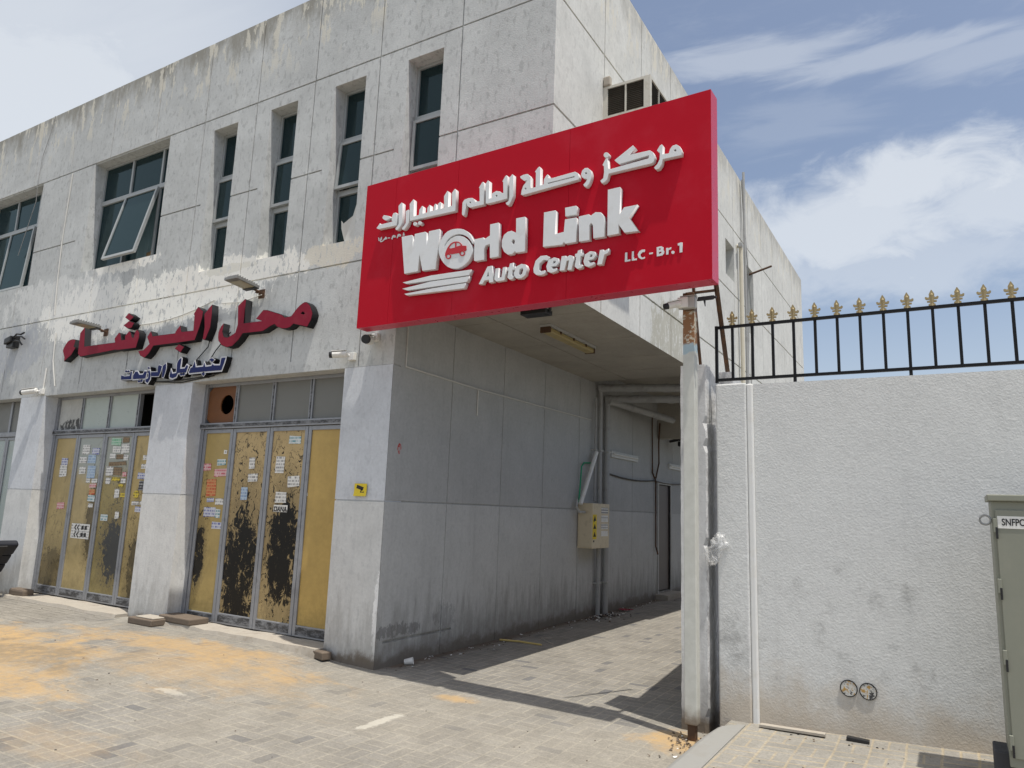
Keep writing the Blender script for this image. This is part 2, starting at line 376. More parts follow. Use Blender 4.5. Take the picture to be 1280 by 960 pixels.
_pc = {'pink': ((.72, .50, .48), (.55, .05, .10)), 'teal': ((.66, .70, .68), (.05, .25, .30)), 'white': ((.80, .79, .74), (.25, .24, .24)), 'orange': ((.62, .30, .12), (.55, .06, .02)),
       'blue': ((.62, .63, .68), (.06, .08, .35)), 'sky': ((.45, .56, .66), (.2, .3, .5)), 'green': ((.45, .60, .48), (.1, .4, .2)), 'brown': ((.25, .17, .09), (.1, .07, .04)),
       'yellow': ((.72, .55, .05), (.02, .02, .02)), 'black': ((.02, .02, .03), (.4, .4, .4))}
def paper(name, base, ink):
    m, t = new_mat('paper_'+name); p = t.pos(); x, y, z = t.sep(p)
    row = t.m('GREATER_THAN', t.m('FRACT', t.m('MULTIPLY', z, 26)), .42)
    n = t.noise(t.comb(t.m('MULTIPLY', x, 60), 0, t.m('MULTIPLY', t.m('FLOOR', t.m('MULTIPLY', z, 26)), 7.3)), 1, 3, .6)
    k = t.m('MULTIPLY', row, t.ss(n, .46, .52)); c = t.mix(t.m('MULTIPLY', k, .85), base, ink)
    c = t.mix(1., c, t.gray(t.noise(p, 14, 4, .6), .8, 1.15), 'MULTIPLY')
    finish(t, c, .6); return m
PAPER = {k: paper(k, *v) for k, v in _pc.items()}

def paving(name, tones, joint, sand, sandc, cell=.2, marks=True, grime=0.):
    m, t = new_mat(name); p = t.pos(); x, y, z = t.sep(p)
    wob = t.noise(p, 1.1, 2, .5, out=1); wx, wy, _ = t.sep(wob)
    X_ = t.m('ADD', x, t.m('MULTIPLY', t.m('SUBTRACT', wx, .5), .05)); Y_ = t.m('ADD', y, t.m('MULTIPLY', t.m('SUBTRACT', wy, .5), .05))
    u = t.m('DIVIDE', X_, cell); v = t.m('DIVIDE', Y_, cell)
    fu, fv = t.m('FLOOR', u), t.m('FLOOR', v); ru, rv = t.m('FRACT', u), t.m('FRACT', v)
    par = t.m('FLOORED_MODULO', t.m('ADD', fu, fv), 2.)
    def tri(r): return t.m('MINIMUM', r, t.m('SUBTRACT', 1., r))
    eu, ev = tri(ru), tri(rv)
    hu, hv = t.m('ABSOLUTE', t.m('SUBTRACT', ru, .5)), t.m('ABSOLUTE', t.m('SUBTRACT', rv, .5))
    mid = t.m('ADD', t.m('MULTIPLY', par, hu), t.m('MULTIPLY', t.m('SUBTRACT', 1., par), hv))
    dist = t.m('MINIMUM', t.m('MINIMUM', eu, ev), mid)
    half = t.m('ADD', t.m('MULTIPLY', par, t.m('GREATER_THAN', ru, .5)), t.m('MULTIPLY', t.m('SUBTRACT', 1., par), t.m('GREATER_THAN', rv, .5)))
    wn = t.node('ShaderNodeTexWhiteNoise', {'Vector': t.comb(fu, fv, half)}, noise_dimensions='3D').outputs[0]
    wn2 = t.node('ShaderNodeTexWhiteNoise', {'Vector': t.comb(fu, fv, t.m('ADD', half, 5.5))}, noise_dimensions='3D').outputs[0]
    nb = t.noise(p, .45, 6, .62); nm = t.noise(p, 2.3, 6, .65); nf = t.noise(p, 70, 3, .65); n9 = t.noise(p, 9, 5, .7)
    worn = t.ss(nb, .34, .62)
    if marks: worn = t.m('MULTIPLY', worn, t.m('ADD', .25, t.m('MULTIPLY', .75, t.ss(t.m('ADD', y, t.m('MULTIPLY', t.m('SUBTRACT', nm, .5), 1.2)), .5, -.6))))
                        # where dust has levelled the joints
    c = t.mix(wn, tones[0], tones[1])
    c = t.mix(t.m('MULTIPLY', t.m('GREATER_THAN', wn2, .962), .75), c, tones[2])
    c = t.mix(t.m('MULTIPLY', worn, .58), c, tones[3])
    jw = t.m('ADD', .035, t.m('MULTIPLY', t.m('SUBTRACT', nm, .5), .05))
    j = t.m('MULTIPLY', t.ss(dist, t.m('ADD', jw, .02), t.m('SUBTRACT', jw, .012)), t.ss(n9, .3, .55, .35, 1.))
    jc = joint
    if marks:
        far = t.ss(t.m('ADD', x, t.m('MULTIPLY', t.m('SUBTRACT', nm, .5), 3.)), -3.4, -4.8)     # open dark joints towards the left
        jc = t.mix(far, joint, (.07, .06, .05))
    c = t.mix(t.m('MULTIPLY', j, t.ss(worn, 0, 1, .78, .5)), c, jc)
    c = t.mix(1., c, t.gray(t.noise(t.scale(p, (1, 1.3, 1)), 24, 4, .7), .8, 1.2), 'MULTIPLY'); c = t.mix(1., c, t.gray(nm, .76, 1.24), 'MULTIPLY'); c = t.mix(1., c, t.gray(nf, .74, 1.26), 'MULTIPLY')
    c = t.mix(t.m('MULTIPLY', t.ss(n9, .62, .72), .35), c, tuple(q*.5 for q in tones[0]))
    # blown sand
    if marks:
        nd = t.noise(t.scale(p, (1, 1.6, 1)), 1.5, 8, .7, dist=.5); s_ = None
        for (cx, cy, rx, ry, w) in sand:
            k = t.m('MULTIPLY', t.ell(x, y, cx, cy, rx, ry, nd, 2.3, 1.1), w); s_ = k if s_ is None else t.m('MAXIMUM', s_, k)
        s_ = t.m('MULTIPLY', s_, t.ss(t.noise(p, 12, 6, .7), .3, .6, .5, 1.)); c = t.mix(s_, c, sandc)
        # oily patches on the left, chalk scrape
        k = t.m('MULTIPLY', t.ell(x, y, -2.9, -1.75, .9, .25, nd, 2.4, .7), t.ss(n9, .3, .6, .1, .5)); c = t.mix(k, c, (.13, .12, .10))
        k = t.m('MULTIPLY', t.ss(t.noise(t.scale(p, (1, 1.4, 1)), 1.3, 8, .72, dist=.4), .54, .72), .38); c = t.mix(k, c, (.15, .14, .12))
        for (cx, cy, rx, ry, w) in ((1.18, -1.28, .045, .26, .5), (-.7, -1.72, .16, .05, .35)):
            k = t.m('MULTIPLY', t.ell(x, y, cx, cy, rx, ry, n9, 1.6, .6), w); c = t.mix(k, c, (.60, .565, .48))
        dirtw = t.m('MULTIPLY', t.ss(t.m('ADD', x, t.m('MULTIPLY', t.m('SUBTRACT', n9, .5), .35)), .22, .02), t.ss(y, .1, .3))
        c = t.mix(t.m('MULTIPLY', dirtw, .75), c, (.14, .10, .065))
    h = t.m('ADD', t.m('MULTIPLY', t.m('MULTIPLY', t.ss(dist, .0, .06), t.ss(worn, 0, 1, 1., .35)), .6), t.m('ADD', t.m('MULTIPLY', nf, .25), t.m('MULTIPLY', nm, .35)))
    finish(t, c, .92, h, .5, .012, spec=.2); return m
SAND = [(-3.9, -1.75, 1.7, .55, .9), (-1.9, -.75, 1.4, .34, .75), (-2.2, -2.5, .8, .5, .8), (1.2, -.36, .2, .1, .8), (-1.4, -1.1, 1.3, .5, .45), (3.2, -.35, .3, .22, .85), (-.2, -2.9, .5, .2, .25)]
M_pave = paving('interlocking_paving', ((.205, .192, .170), (.25, .235, .208), (.125, .125, .128), (.292, .265, .215)), (.34, .31, .25), SAND, (.45, .30, .14))
M_pave2 = paving('pavement_blocks', ((.24, .225, .195), (.275, .255, .225), (.19, .18, .165), (.27, .255, .22)), (.40, .325, .21), (), (0, 0, 0), marks=False)

# traced outlines of the lettering (mm) and sticker positions (m)
DATA = {"arabic":[[[[676,1017],[659,1199],[702,1238],[714,1225],[722,1055],[789,1057],[791,1109],[823,1145],[838,1131],[837,1061],[893,1063],[893,1109],[919,1136],[931,1126],[931,1066],[975,1067],[974,1115],[991,1133],[1004,1125],[1001,1067],[1024,1071],[1024,1124],[1051,1138],[1066,1123],[1061,1067],[1104,1067],[1094,1187],[1132,1235],[1148,1221],[1152,1068],[1197,1070],[1191,1205],[1222,1236],[1237,1221],[1244,1009]]],[[[770,967],[768,959],[762,954],[753,952],[742,954],[731,959],[724,968],[721,977],[723,985],[729,990],[739,992],[749,990],[760,985],[767,976]]],[[[830,965],[829,957],[823,952],[813,950],[802,952],[792,957],[785,965],[782,974],[784,983],[790,988],[799,990],[810,988],[820,982],[827,974]]],[[[511,1210],[549,1236],[565,1223],[573,1014],[560,989],[524,952],[496,955],[489,974],[515,993],[528,1015]]],[[[612,1133],[646,1141],[657,1132],[662,1005],[645,973],[609,940],[584,941],[576,958],[607,984],[621,1005]]],[[[226,1023],[269,1068],[281,1052],[439,1055],[430,1065],[430,1105],[446,1142],[477,1144],[499,1124],[503,1011],[496,1003],[254,1008]]],[[[299,1131],[318,1147],[398,1120],[415,1096],[350,1082],[306,1109]]],[[[1324,958],[1324,1074],[1344,1100],[1388,1106],[1436,1099],[1461,1081],[1475,1054],[1524,1048],[1516,1177],[1507,1184],[1539,1227],[1553,1233],[1565,1217],[1574,1006],[1415,1007],[1384,1028],[1368,1063],[1364,1013],[1356,948],[1341,939]],[[1425,1057],[1425,1053],[1422,1051],[1418,1050],[1413,1051],[1409,1053],[1406,1057],[1404,1061],[1405,1065],[1408,1067],[1412,1068],[1417,1067],[1421,1065],[1424,1061]]],[[[1595,1011],[1583,1206],[1608,1236],[1626,1222],[1629,1052],[1660,1052],[1662,1096],[1708,1110],[1750,1095],[1767,1077],[1788,1074],[1780,1184],[1771,1189],[1801,1234],[1815,1238],[1827,1220],[1832,1009],[1621,1005]],[[1723,1059],[1723,1055],[1720,1053],[1715,1052],[1711,1053],[1706,1056],[1703,1060],[1702,1064],[1702,1068],[1705,1071],[1710,1072],[1714,1071],[1719,1068],[1722,1064]]],[[[1847,1209],[1878,1234],[1891,1224],[1896,1021],[1878,981],[1855,943],[1831,948],[1818,969],[1849,984],[1854,1015]]],[[[1980,1016],[1985,1056],[2001,1096],[2031,1125],[2038,1141],[2011,1140],[1969,1175],[1963,1194],[1996,1201],[2040,1200],[2060,1183],[2077,1158],[2079,1064],[2093,1054],[2132,1054],[2129,1192],[2118,1202],[2148,1234],[2163,1241],[2175,1224],[2178,1060],[2212,1062],[2214,1105],[2236,1139],[2251,1146],[2263,1129],[2260,1112],[2294,1101],[2523,1109],[2553,1087],[2565,1053],[2562,1030],[2004,1008]],[[2254,1067],[2521,1070],[2519,1059],[2257,1056]],[[2036,1061],[2035,1057],[2032,1055],[2028,1054],[2024,1055],[2020,1057],[2017,1061],[2015,1066],[2016,1069],[2019,1072],[2023,1073],[2028,1072],[2032,1069],[2035,1065]]],[[[2582,1070],[2592,1102],[2617,1120],[2645,1115],[2671,1090],[2682,1053],[2679,1013],[2663,970],[2639,945],[2617,953],[2606,972],[2630,991],[2644,1015],[2615,1025],[2590,1044]],[[2639,1068],[2638,1064],[2635,1062],[2631,1061],[2627,1062],[2622,1065],[2620,1069],[2619,1073],[2619,1077],[2622,1080],[2626,1080],[2631,1079],[2635,1077],[2637,1073]]],[[[2765,971],[2793,989],[2799,1040],[2796,1094],[2783,1109],[2813,1159],[2829,1159],[2837,1064],[2860,1054],[3192,1068],[3199,1094],[2936,1080],[2892,1125],[3056,1216],[3081,1185],[3014,1140],[3203,1135],[3232,1110],[3247,1068],[3239,1031],[3220,1019],[2842,1018],[2831,972],[2807,951],[2780,947]]],[[[2841,1184],[2839,1174],[2832,1167],[2822,1165],[2811,1168],[2801,1175],[2794,1185],[2791,1196],[2794,1206],[2800,1213],[2810,1215],[2821,1213],[2832,1205],[2839,1195]]],[[[3240,976],[3268,1001],[3287,1035],[3290,1093],[3264,1118],[3289,1154],[3305,1161],[3315,1148],[3312,1074],[3365,1069],[3374,1103],[3396,1127],[3427,1128],[3454,1105],[3470,1067],[3470,1029],[3315,1032],[3306,992],[3284,959],[3256,956]],[[3426,1079],[3425,1075],[3422,1072],[3419,1071],[3414,1072],[3410,1075],[3407,1079],[3406,1084],[3407,1088],[3410,1091],[3414,1092],[3419,1091],[3422,1088],[3425,1084]]]],"main":[[[[582,867],[713,862],[729,843],[742,674],[752,866],[885,865],[905,848],[915,699],[933,861],[1060,860],[1072,842],[1040,463],[878,470],[829,642],[822,474],[649,473]]],[[[1064,658],[1071,698],[1084,737],[1104,771],[1135,802],[1167,819],[1205,826],[1243,827],[1281,823],[1319,815],[1352,803],[1388,781],[1419,755],[1445,723],[1465,688],[1482,648],[1466,642],[1451,666],[1431,692],[1406,717],[1378,736],[1350,752],[1323,761],[1293,767],[1263,768],[1228,762],[1193,750],[1167,732],[1150,707],[1137,687],[1129,661],[1136,659],[1146,681],[1161,701],[1182,720],[1205,737],[1235,746],[1264,752],[1291,751],[1319,745],[1352,732],[1379,715],[1404,695],[1424,673],[1444,645],[1459,618],[1472,580],[1469,554],[1459,529],[1445,500],[1426,477],[1400,459],[1375,445],[1344,434],[1312,428],[1283,429],[1253,435],[1222,445],[1191,460],[1162,482],[1133,510],[1109,541],[1087,576],[1071,615]]],[[[1492,476],[1487,681],[1588,681],[1599,663],[1660,688],[1657,795],[1747,795],[1754,787],[1767,472],[1671,471],[1662,607],[1616,599],[1601,572],[1609,466],[1508,467]]],[[[1939,799],[2031,796],[2038,789],[2045,474],[1947,476],[1940,492],[1911,470],[1864,472],[1823,505],[1796,557],[1794,616],[1815,666],[1854,688],[1894,690],[1928,672],[1944,663]],[[1898,587],[1908,605],[1925,605],[1935,586],[1930,563],[1913,560]]],[[[2228,483],[2227,798],[2341,794],[2350,784],[2344,578],[2430,582],[2439,694],[2547,689],[2554,678],[2551,473],[2448,474],[2433,493],[2419,471]]],[[[2436,799],[2542,796],[2553,784],[2550,716],[2441,720]]],[[[2570,693],[2666,695],[2681,677],[2727,701],[2776,689],[2804,653],[2813,609],[2814,472],[2712,475],[2705,591],[2689,614],[2673,598],[2677,466],[2578,470]]],[[[2837,876],[2946,876],[2954,862],[2946,640],[2984,691],[3102,691],[3029,594],[3112,467],[2991,474],[2937,555],[2943,476],[2839,475]]]],"sub":[[[[1560,240],[1649,393],[1701,393],[1721,239],[1675,238],[1671,267],[1621,266],[1604,237]],[[1634,300],[1662,346],[1669,300]]],[[[1739,360],[1776,360],[1771,271],[1807,271],[1818,359],[1852,359],[1842,238],[1752,238],[1730,262]]],[[[1863,350],[1885,351],[1892,384],[1931,386],[1927,352],[1950,351],[1945,321],[1922,322],[1915,271],[1932,265],[1930,238],[1896,235],[1870,257],[1880,323],[1861,323]]],[[[1937,289],[1962,347],[2014,362],[2059,348],[2074,315],[2059,255],[2020,230],[1967,235],[1941,262]],[[1985,277],[1999,316],[2025,325],[2034,305],[2024,271],[2001,259]]],[[[2138,300],[2158,368],[2208,403],[2264,400],[2296,382],[2283,353],[2237,364],[2199,336],[2192,287],[2213,263],[2255,267],[2261,241],[2220,229],[2169,239],[2143,263]]],[[[2267,300],[2288,353],[2343,369],[2385,352],[2392,316],[2367,290],[2318,291],[2330,266],[2373,269],[2371,244],[2320,234],[2280,253]],[[2325,314],[2338,338],[2360,336],[2355,317]]],[[[2399,242],[2416,367],[2457,365],[2459,350],[2495,364],[2528,349],[2531,319],[2515,233],[2475,237],[2488,321],[2466,319],[2447,238]]],[[[2545,366],[2565,368],[2571,391],[2606,397],[2601,367],[2620,365],[2616,340],[2597,340],[2588,266],[2615,262],[2611,236],[2568,233],[2543,258],[2556,340],[2543,339]]],[[[2624,289],[2639,346],[2685,367],[2729,355],[2740,324],[2716,294],[2671,292],[2682,266],[2723,267],[2721,245],[2673,233],[2636,251]],[[2676,313],[2688,338],[2708,339],[2705,318]]],[[[2752,240],[2775,362],[2808,361],[2811,345],[2854,363],[2849,326],[2816,317],[2796,238]]]],"stripe":[[[[634,386],[991,405],[1467,393],[1445,343],[686,365]]],[[[634,322],[995,345],[1449,332],[1426,281],[703,296]]],[[[667,266],[1001,274],[1414,272],[1397,224],[696,248]]]],"small":[[[[2979,242],[2981,319],[2999,319],[3000,255],[3027,256],[3026,242]]],[[[3039,242],[3040,319],[3056,320],[3057,254],[3083,255],[3082,241]]],[[[3150,318],[3150,297],[3131,300],[3114,286],[3114,268],[3131,253],[3150,257],[3151,243],[3122,241],[3098,259],[3090,286],[3104,312],[3128,321]]],[[[3188,284],[3218,283],[3217,271],[3188,271]]],[[[3250,320],[3287,323],[3305,311],[3304,292],[3312,277],[3312,259],[3296,245],[3252,244]],[[3269,307],[3283,307],[3284,296],[3269,294]],[[3269,277],[3289,279],[3291,267],[3269,261]]],[[[3328,300],[3342,300],[3345,294],[3368,301],[3369,284],[3349,282],[3347,246],[3329,246]]],[[[3396,254],[3395,249],[3392,245],[3387,243],[3381,244],[3376,247],[3372,252],[3371,258],[3372,264],[3376,267],[3381,269],[3386,268],[3392,265],[3395,260]]],[[[3422,321],[3447,326],[3460,323],[3460,246],[3438,245],[3438,304],[3424,304]]],[[[555,908],[560,922],[563,935],[571,921],[580,906],[579,894],[556,897],[552,901],[568,903]]],[[[485,921],[502,928],[528,917],[533,898],[513,898],[495,901],[487,883],[476,888]],[[515,908],[515,906],[513,905],[511,904],[509,905],[506,906],[504,908],[504,910],[504,912],[505,913],[508,914],[510,913],[513,912],[515,910]]],[[[414,919],[430,928],[456,918],[462,897],[437,901],[425,904],[417,882],[404,889]],[[444,911],[444,909],[442,908],[440,907],[437,908],[435,909],[433,911],[432,913],[432,915],[434,916],[436,917],[439,916],[441,915],[443,913]]],[[[355,913],[383,911],[384,903],[357,904]]],[[[263,939],[273,934],[266,922],[280,914],[266,907],[255,902],[259,890],[280,894],[300,907],[324,930],[342,915],[343,901],[310,898],[281,882],[255,882],[243,899],[251,919]]],[[[221,940],[232,934],[240,898],[228,900]]]],"car":[[[[1151,576],[1154,605],[1164,628],[1176,651],[1193,669],[1212,686],[1233,694],[1255,697],[1282,694],[1309,687],[1338,662],[1352,642],[1398,632],[1403,591],[1385,580],[1369,590],[1347,595],[1326,590],[1319,575],[1287,576],[1224,579],[1213,586],[1191,592],[1166,587],[1162,574]],[[1193,642],[1203,660],[1218,674],[1239,684],[1263,687],[1267,638],[1220,637]],[[1277,685],[1307,678],[1336,650],[1322,647],[1282,643]]],[[[1225,558],[1224,550],[1220,543],[1213,538],[1204,536],[1194,536],[1184,539],[1174,544],[1166,551],[1161,560],[1159,569],[1160,577],[1164,584],[1171,589],[1180,591],[1190,591],[1200,588],[1210,582],[1218,575],[1223,567]],[[1213,560],[1212,555],[1210,550],[1205,547],[1200,546],[1193,546],[1187,548],[1181,551],[1176,556],[1172,561],[1171,567],[1172,572],[1174,576],[1179,579],[1184,581],[1191,581],[1197,579],[1203,575],[1208,571],[1212,565]]],[[[1388,561],[1387,552],[1383,546],[1376,541],[1367,538],[1357,539],[1347,542],[1338,547],[1331,554],[1326,562],[1323,571],[1324,579],[1329,586],[1335,591],[1344,593],[1354,593],[1364,590],[1373,585],[1381,577],[1386,569]],[[1376,562],[1375,557],[1373,553],[1369,550],[1363,548],[1357,549],[1350,551],[1345,554],[1340,558],[1337,564],[1335,569],[1336,574],[1339,579],[1343,582],[1348,583],[1355,583],[1361,581],[1367,578],[1372,573],[1375,568]]]],"crimson":[[[[-6393,3708],[-6380,3753],[-6343,3796],[-6293,3841],[-6236,3859],[-6165,3864],[-6091,3851],[-6119,3748],[-6061,3731],[-6146,3630],[-6320,3546],[-6324,3604]]],[[[-5965,3633],[-5973,3838],[-5979,3943],[-5881,4017],[-5833,3723],[-5038,3715],[-5061,3777],[-4978,3851],[-4947,3837],[-4898,3735],[-4799,3734],[-4814,3787],[-4735,3849],[-4699,3830],[-4651,3748],[-4599,3748],[-4581,3829],[-4542,3852],[-4489,3804],[-4483,3735],[-4524,3601],[-4968,3604],[-4998,3614],[-5893,3582]]],[[[-4867,4065],[-4801,4115],[-4671,4050],[-4750,4005]]],[[[-4882,3950],[-4767,3998],[-4644,3961],[-4684,3901],[-4771,3896]]],[[[-4452,3544],[-4341,3546],[-4213,3623],[-4285,3729],[-4223,3796],[-4174,3724],[-3676,3718],[-3666,3747],[-3591,3811],[-3552,3726],[-3295,3716],[-3309,3927],[-3327,3944],[-3258,4027],[-3148,3959],[-3154,3866],[-3187,3750],[-3251,3593],[-3637,3591],[-4124,3595],[-4205,3498],[-4294,3443],[-4396,3482]]],[[[-3643,3513],[-3569,3562],[-3459,3518],[-3517,3453]]],[[[-3107,3920],[-2980,4025],[-2964,3885],[-2968,3729],[-3039,3579],[-3085,3588],[-3073,3739]]],[[[-2787,3588],[-2788,3645],[-2777,3677],[-2750,3720],[-2713,3750],[-2722,3650],[-2686,3579],[-2600,3560],[-2469,3609],[-2436,3710],[-2465,3952],[-2354,4023],[-2336,4010],[-2333,3716],[-1996,3711],[-2110,3753],[-1999,3844],[-1929,3836],[-1678,3755],[-1614,3711],[-1505,3715],[-1435,3786],[-1383,3827],[-1342,3848],[-1308,3860],[-1273,3856],[-1219,3813],[-1189,3763],[-1165,3714],[-1178,3644],[-1231,3567],[-1458,3626],[-1511,3590],[-1568,3582],[-1642,3587],[-1727,3617],[-1776,3654],[-1842,3639],[-1971,3588],[-2331,3595],[-2399,3520],[-2502,3452],[-2598,3444],[-2703,3480],[-2772,3542]],[[-1357,3735],[-1317,3757],[-1278,3727],[-1305,3714]]]],"blue":[[[[-4798,3172],[-4802,3232],[-4724,3213],[-4601,3212],[-4589,3264],[-4559,3269],[-4559,3162]]],[[[-4674,3281],[-4679,3271],[-4696,3268],[-4715,3273],[-4724,3285],[-4719,3295],[-4703,3298],[-4684,3292]]],[[[-4617,3276],[-4622,3266],[-4639,3263],[-4657,3268],[-4667,3279],[-4662,3289],[-4645,3292],[-4627,3287]]],[[[-4164,3292],[-4169,3283],[-4184,3280],[-4201,3285],[-4210,3295],[-4205,3305],[-4190,3307],[-4173,3302]]],[[[-4515,3162],[-4521,3214],[-4479,3263],[-4433,3260],[-4383,3212],[-4298,3210],[-4268,3256],[-4221,3246],[-4231,3161],[-4275,3154],[-4411,3159]]],[[[-4345,3122],[-4350,3111],[-4367,3108],[-4386,3113],[-4395,3125],[-4390,3135],[-4373,3138],[-4354,3133]]],[[[-4289,3124],[-4294,3113],[-4311,3110],[-4329,3115],[-4339,3127],[-4334,3137],[-4317,3140],[-4298,3135]]],[[[-4222,3113],[-4226,3134],[-4169,3157],[-4171,3219],[-4203,3241],[-4162,3259],[-4130,3209],[-4127,3141],[-4172,3089]]],[[[-4107,3177],[-4121,3232],[-3974,3225],[-3982,3294],[-3965,3317],[-3896,3298],[-3914,3222],[-3946,3167]]],[[[-3868,3152],[-3875,3300],[-3816,3330],[-3803,3262],[-3817,3196],[-3839,3143]]],[[[-3700,3138],[-3705,3165],[-3691,3234],[-3660,3179],[-3567,3186],[-3575,3312],[-3551,3353],[-3509,3377],[-3498,3366],[-3503,3234],[-3405,3233],[-3372,3274],[-3342,3262],[-3370,3178],[-3541,3183],[-3568,3136],[-3639,3121]]],[[[-3445,3155],[-3449,3145],[-3464,3142],[-3480,3147],[-3488,3158],[-3484,3167],[-3469,3170],[-3453,3165]]],[[[-3393,3155],[-3398,3145],[-3412,3142],[-3429,3147],[-3437,3157],[-3432,3167],[-3418,3170],[-3401,3165]]],[[[-3309,3178],[-3283,3232],[-3249,3239],[-3217,3312],[-3186,3232],[-3034,3231],[-3022,3278],[-2992,3225],[-2873,3228],[-2857,3250],[-2825,3232],[-2708,3224],[-2696,3317],[-2620,3315],[-2638,3250],[-2676,3161],[-3018,3166],[-3296,3165]]],[[[-3048,3139],[-3021,3155],[-2983,3134],[-3013,3111]]],[[[-2931,3316],[-2885,3329],[-2828,3305],[-2871,3277]]]]}
STICKERS = [[1,0,-3.165,1.99,0.19,0.091,"pink"],[1,0,-2.873,1.921,0.245,0.099,"pink"],[1,0,-2.878,2.051,0.169,0.08,"teal"],[1,0,-2.822,2.18,0.061,0.05,"white"],[1,0,-3.027,1.73,0.186,0.219,"orange"],[1,0,-3.018,1.581,0.139,0.049,"blue"],[1,0,-2.846,1.565,0.152,0.078,"white"],[1,0,-3.009,1.433,0.231,0.118,"blue"],[1,0,-2.853,1.419,0.091,0.107,"teal"],[1,0,-2.844,1.273,0.196,0.087,"blue"],[1,1,-2.311,2.04,0.101,0.136,"white"],[1,1,-2.272,1.866,0.171,0.096,"white"],[1,1,-2.402,1.673,0.116,0.153,"sky"],[1,2,-1.601,2.31,0.2,0.094,"teal"],[1,2,-1.819,2.02,0.149,0.197,"white"],[1,2,-1.568,1.827,0.197,0.128,"white"],[1,2,-1.756,1.639,0.187,0.129,"white"],[1,3,-1.343,1.685,0.038,0.036,"white"],[2,0,-6.505,2.069,0.178,0.109,"blue"],[2,0,-6.512,1.925,0.2,0.18,"white"],[2,0,-6.453,1.414,0.197,0.094,"pink"],[2,1,-5.964,2.244,0.191,0.142,"white"],[2,1,-5.707,2.218,0.186,0.093,"blue"],[2,1,-6.011,2.091,0.191,0.094,"white"],[2,1,-5.782,2.102,0.208,0.128,"sky"],[2,1,-5.758,1.916,0.207,0.185,"sky"],[2,1,-5.994,1.939,0.169,0.105,"white"],[2,1,-5.81,1.789,0.104,0.058,"white"],[2,1,-5.646,1.79,0.143,0.057,"white"],[2,1,-5.67,1.721,0.164,0.057,"pink"],[2,1,-5.669,1.63,0.143,0.08,"orange"],[2,1,-5.667,1.539,0.183,0.091,"teal"],[2,1,-5.663,1.437,0.122,0.056,"white"],[2,2,-5.221,2.35,0.237,0.103,"green"],[2,2,-4.984,2.369,0.155,0.079,"brown"],[2,2,-5.187,2.236,0.197,0.091,"white"],[2,2,-4.976,2.245,0.193,0.135,"white"],[2,2,-5.266,2.146,0.139,0.068,"white"],[2,2,-5.087,2.133,0.175,0.068,"brown"],[2,2,-4.939,2.121,0.115,0.078,"white"],[2,2,-5.124,2.037,0.429,0.056,"brown"],[2,2,-5.296,1.93,0.178,0.136,"white"],[2,2,-5.1,1.931,0.194,0.112,"brown"],[2,2,-4.925,1.887,0.095,0.066,"pink"],[2,2,-5.114,1.819,0.194,0.056,"yellow"],[2,2,-4.936,1.798,0.114,0.066,"white"],[2,2,-5.304,1.794,0.119,0.09,"white"],[2,2,-4.979,1.731,0.115,0.044,"yellow"],[2,2,-5.05,1.62,0.115,0.132,"white"],[2,2,-4.893,1.601,0.132,0.055,"yellow"],[2,2,-4.984,1.325,0.095,0.098,"white"],[2,2,-5.285,1.281,0.176,0.088,"teal"],[2,3,-4.481,2.119,0.11,0.066,"white"],[2,3,-4.493,1.999,0.128,0.065,"white"],[2,3,-4.521,1.868,0.183,0.087,"blue"],[2,3,-4.494,1.738,0.127,0.129,"black"],[2,3,-4.597,1.618,0.128,0.108,"yellow"],[2,3,-4.591,1.499,0.165,0.054,"white"],[2,3,-4.427,1.504,0.126,0.053,"white"],[2,3,-4.482,1.417,0.199,0.074,"blue"]]
# ------------------------------------------------------------------ the ground
def gz(x, y):
    s = min(1, max(0, -x/1.6)); s = s*s*(3-2*s)
    f = min(1, max(0, (y+3.2)/3.0)); f = f*f*(3-2*f)
    return .085*s*f
bm = BM()
xs = [-900, -300, -100, -40, -20] + [-16+.4*i for i in range(61)] + [12, 20, 40, 100, 300, 900]
ys = [-900, -300, -100, -40, -20, -12] + [-8+.4*i for i in range(61)] + [20, 40, 100, 300, 900]
g_ = [[bm.verts.new((x, y, gz(x, y) if abs(x) < 60 else 0)) for y in ys] for x in xs]
for i in range(len(xs)-1):
    for j in range(len(ys)-1): bm.faces.new((g_[i][j], g_[i+1][j], g_[i+1][j+1], g_[i][j+1]))
o = obj('ground', bm, M_pave, smooth=True); o['kind'] = 'structure'
# raised pavement on the right with its sloping kerb
def pz(x): return .13+.042*max(0, x-3.66)
bm = BM()
xs = [3.46, 3.6, 3.8, 4.2, 5, 6, 8, 12, 20]; ys = [-9, -4, -1.2, -.4, -.2, .04]
g_ = [[bm.verts.new((x, y, pz(x))) for y in ys] for x in xs]
for i in range(len(xs)-1):
    for j in range(len(ys)-1): bm.faces.new((g_[i][j], g_[i+1][j], g_[i+1][j+1], g_[i][j+1]))
o = obj('pavement', bm, M_pave2); o['kind'] = 'structure'
bm = BM()
prof = [(3.30, -.02), (3.305, .03), (3.40, .118), (3.43, .133), (3.585, .138), (3.585, .0)]
sec = [(-9, 0), (-3, 0), (-1.2, 0), (-.5, 0), (-.22, .02), (-.10, .10)]
rows = [[bm.verts.new((min(x+dx_, 3.585), y, z)) for x, z in prof] for y, dx_ in sec]
for A, B in zip(rows, rows[1:]):
    for k in range(len(prof)-1): bm.faces.new((A[k], A[k+1], B[k+1], B[k]))
bm.faces.new(rows[-1])
o = obj('kerb', bm, paint('kerb_concrete', (.27, .265, .245), .9, .12, scale=5, bump=.4, dirtc=(.2, .18, .15), dirt=.3)); o['kind'] = 'structure'

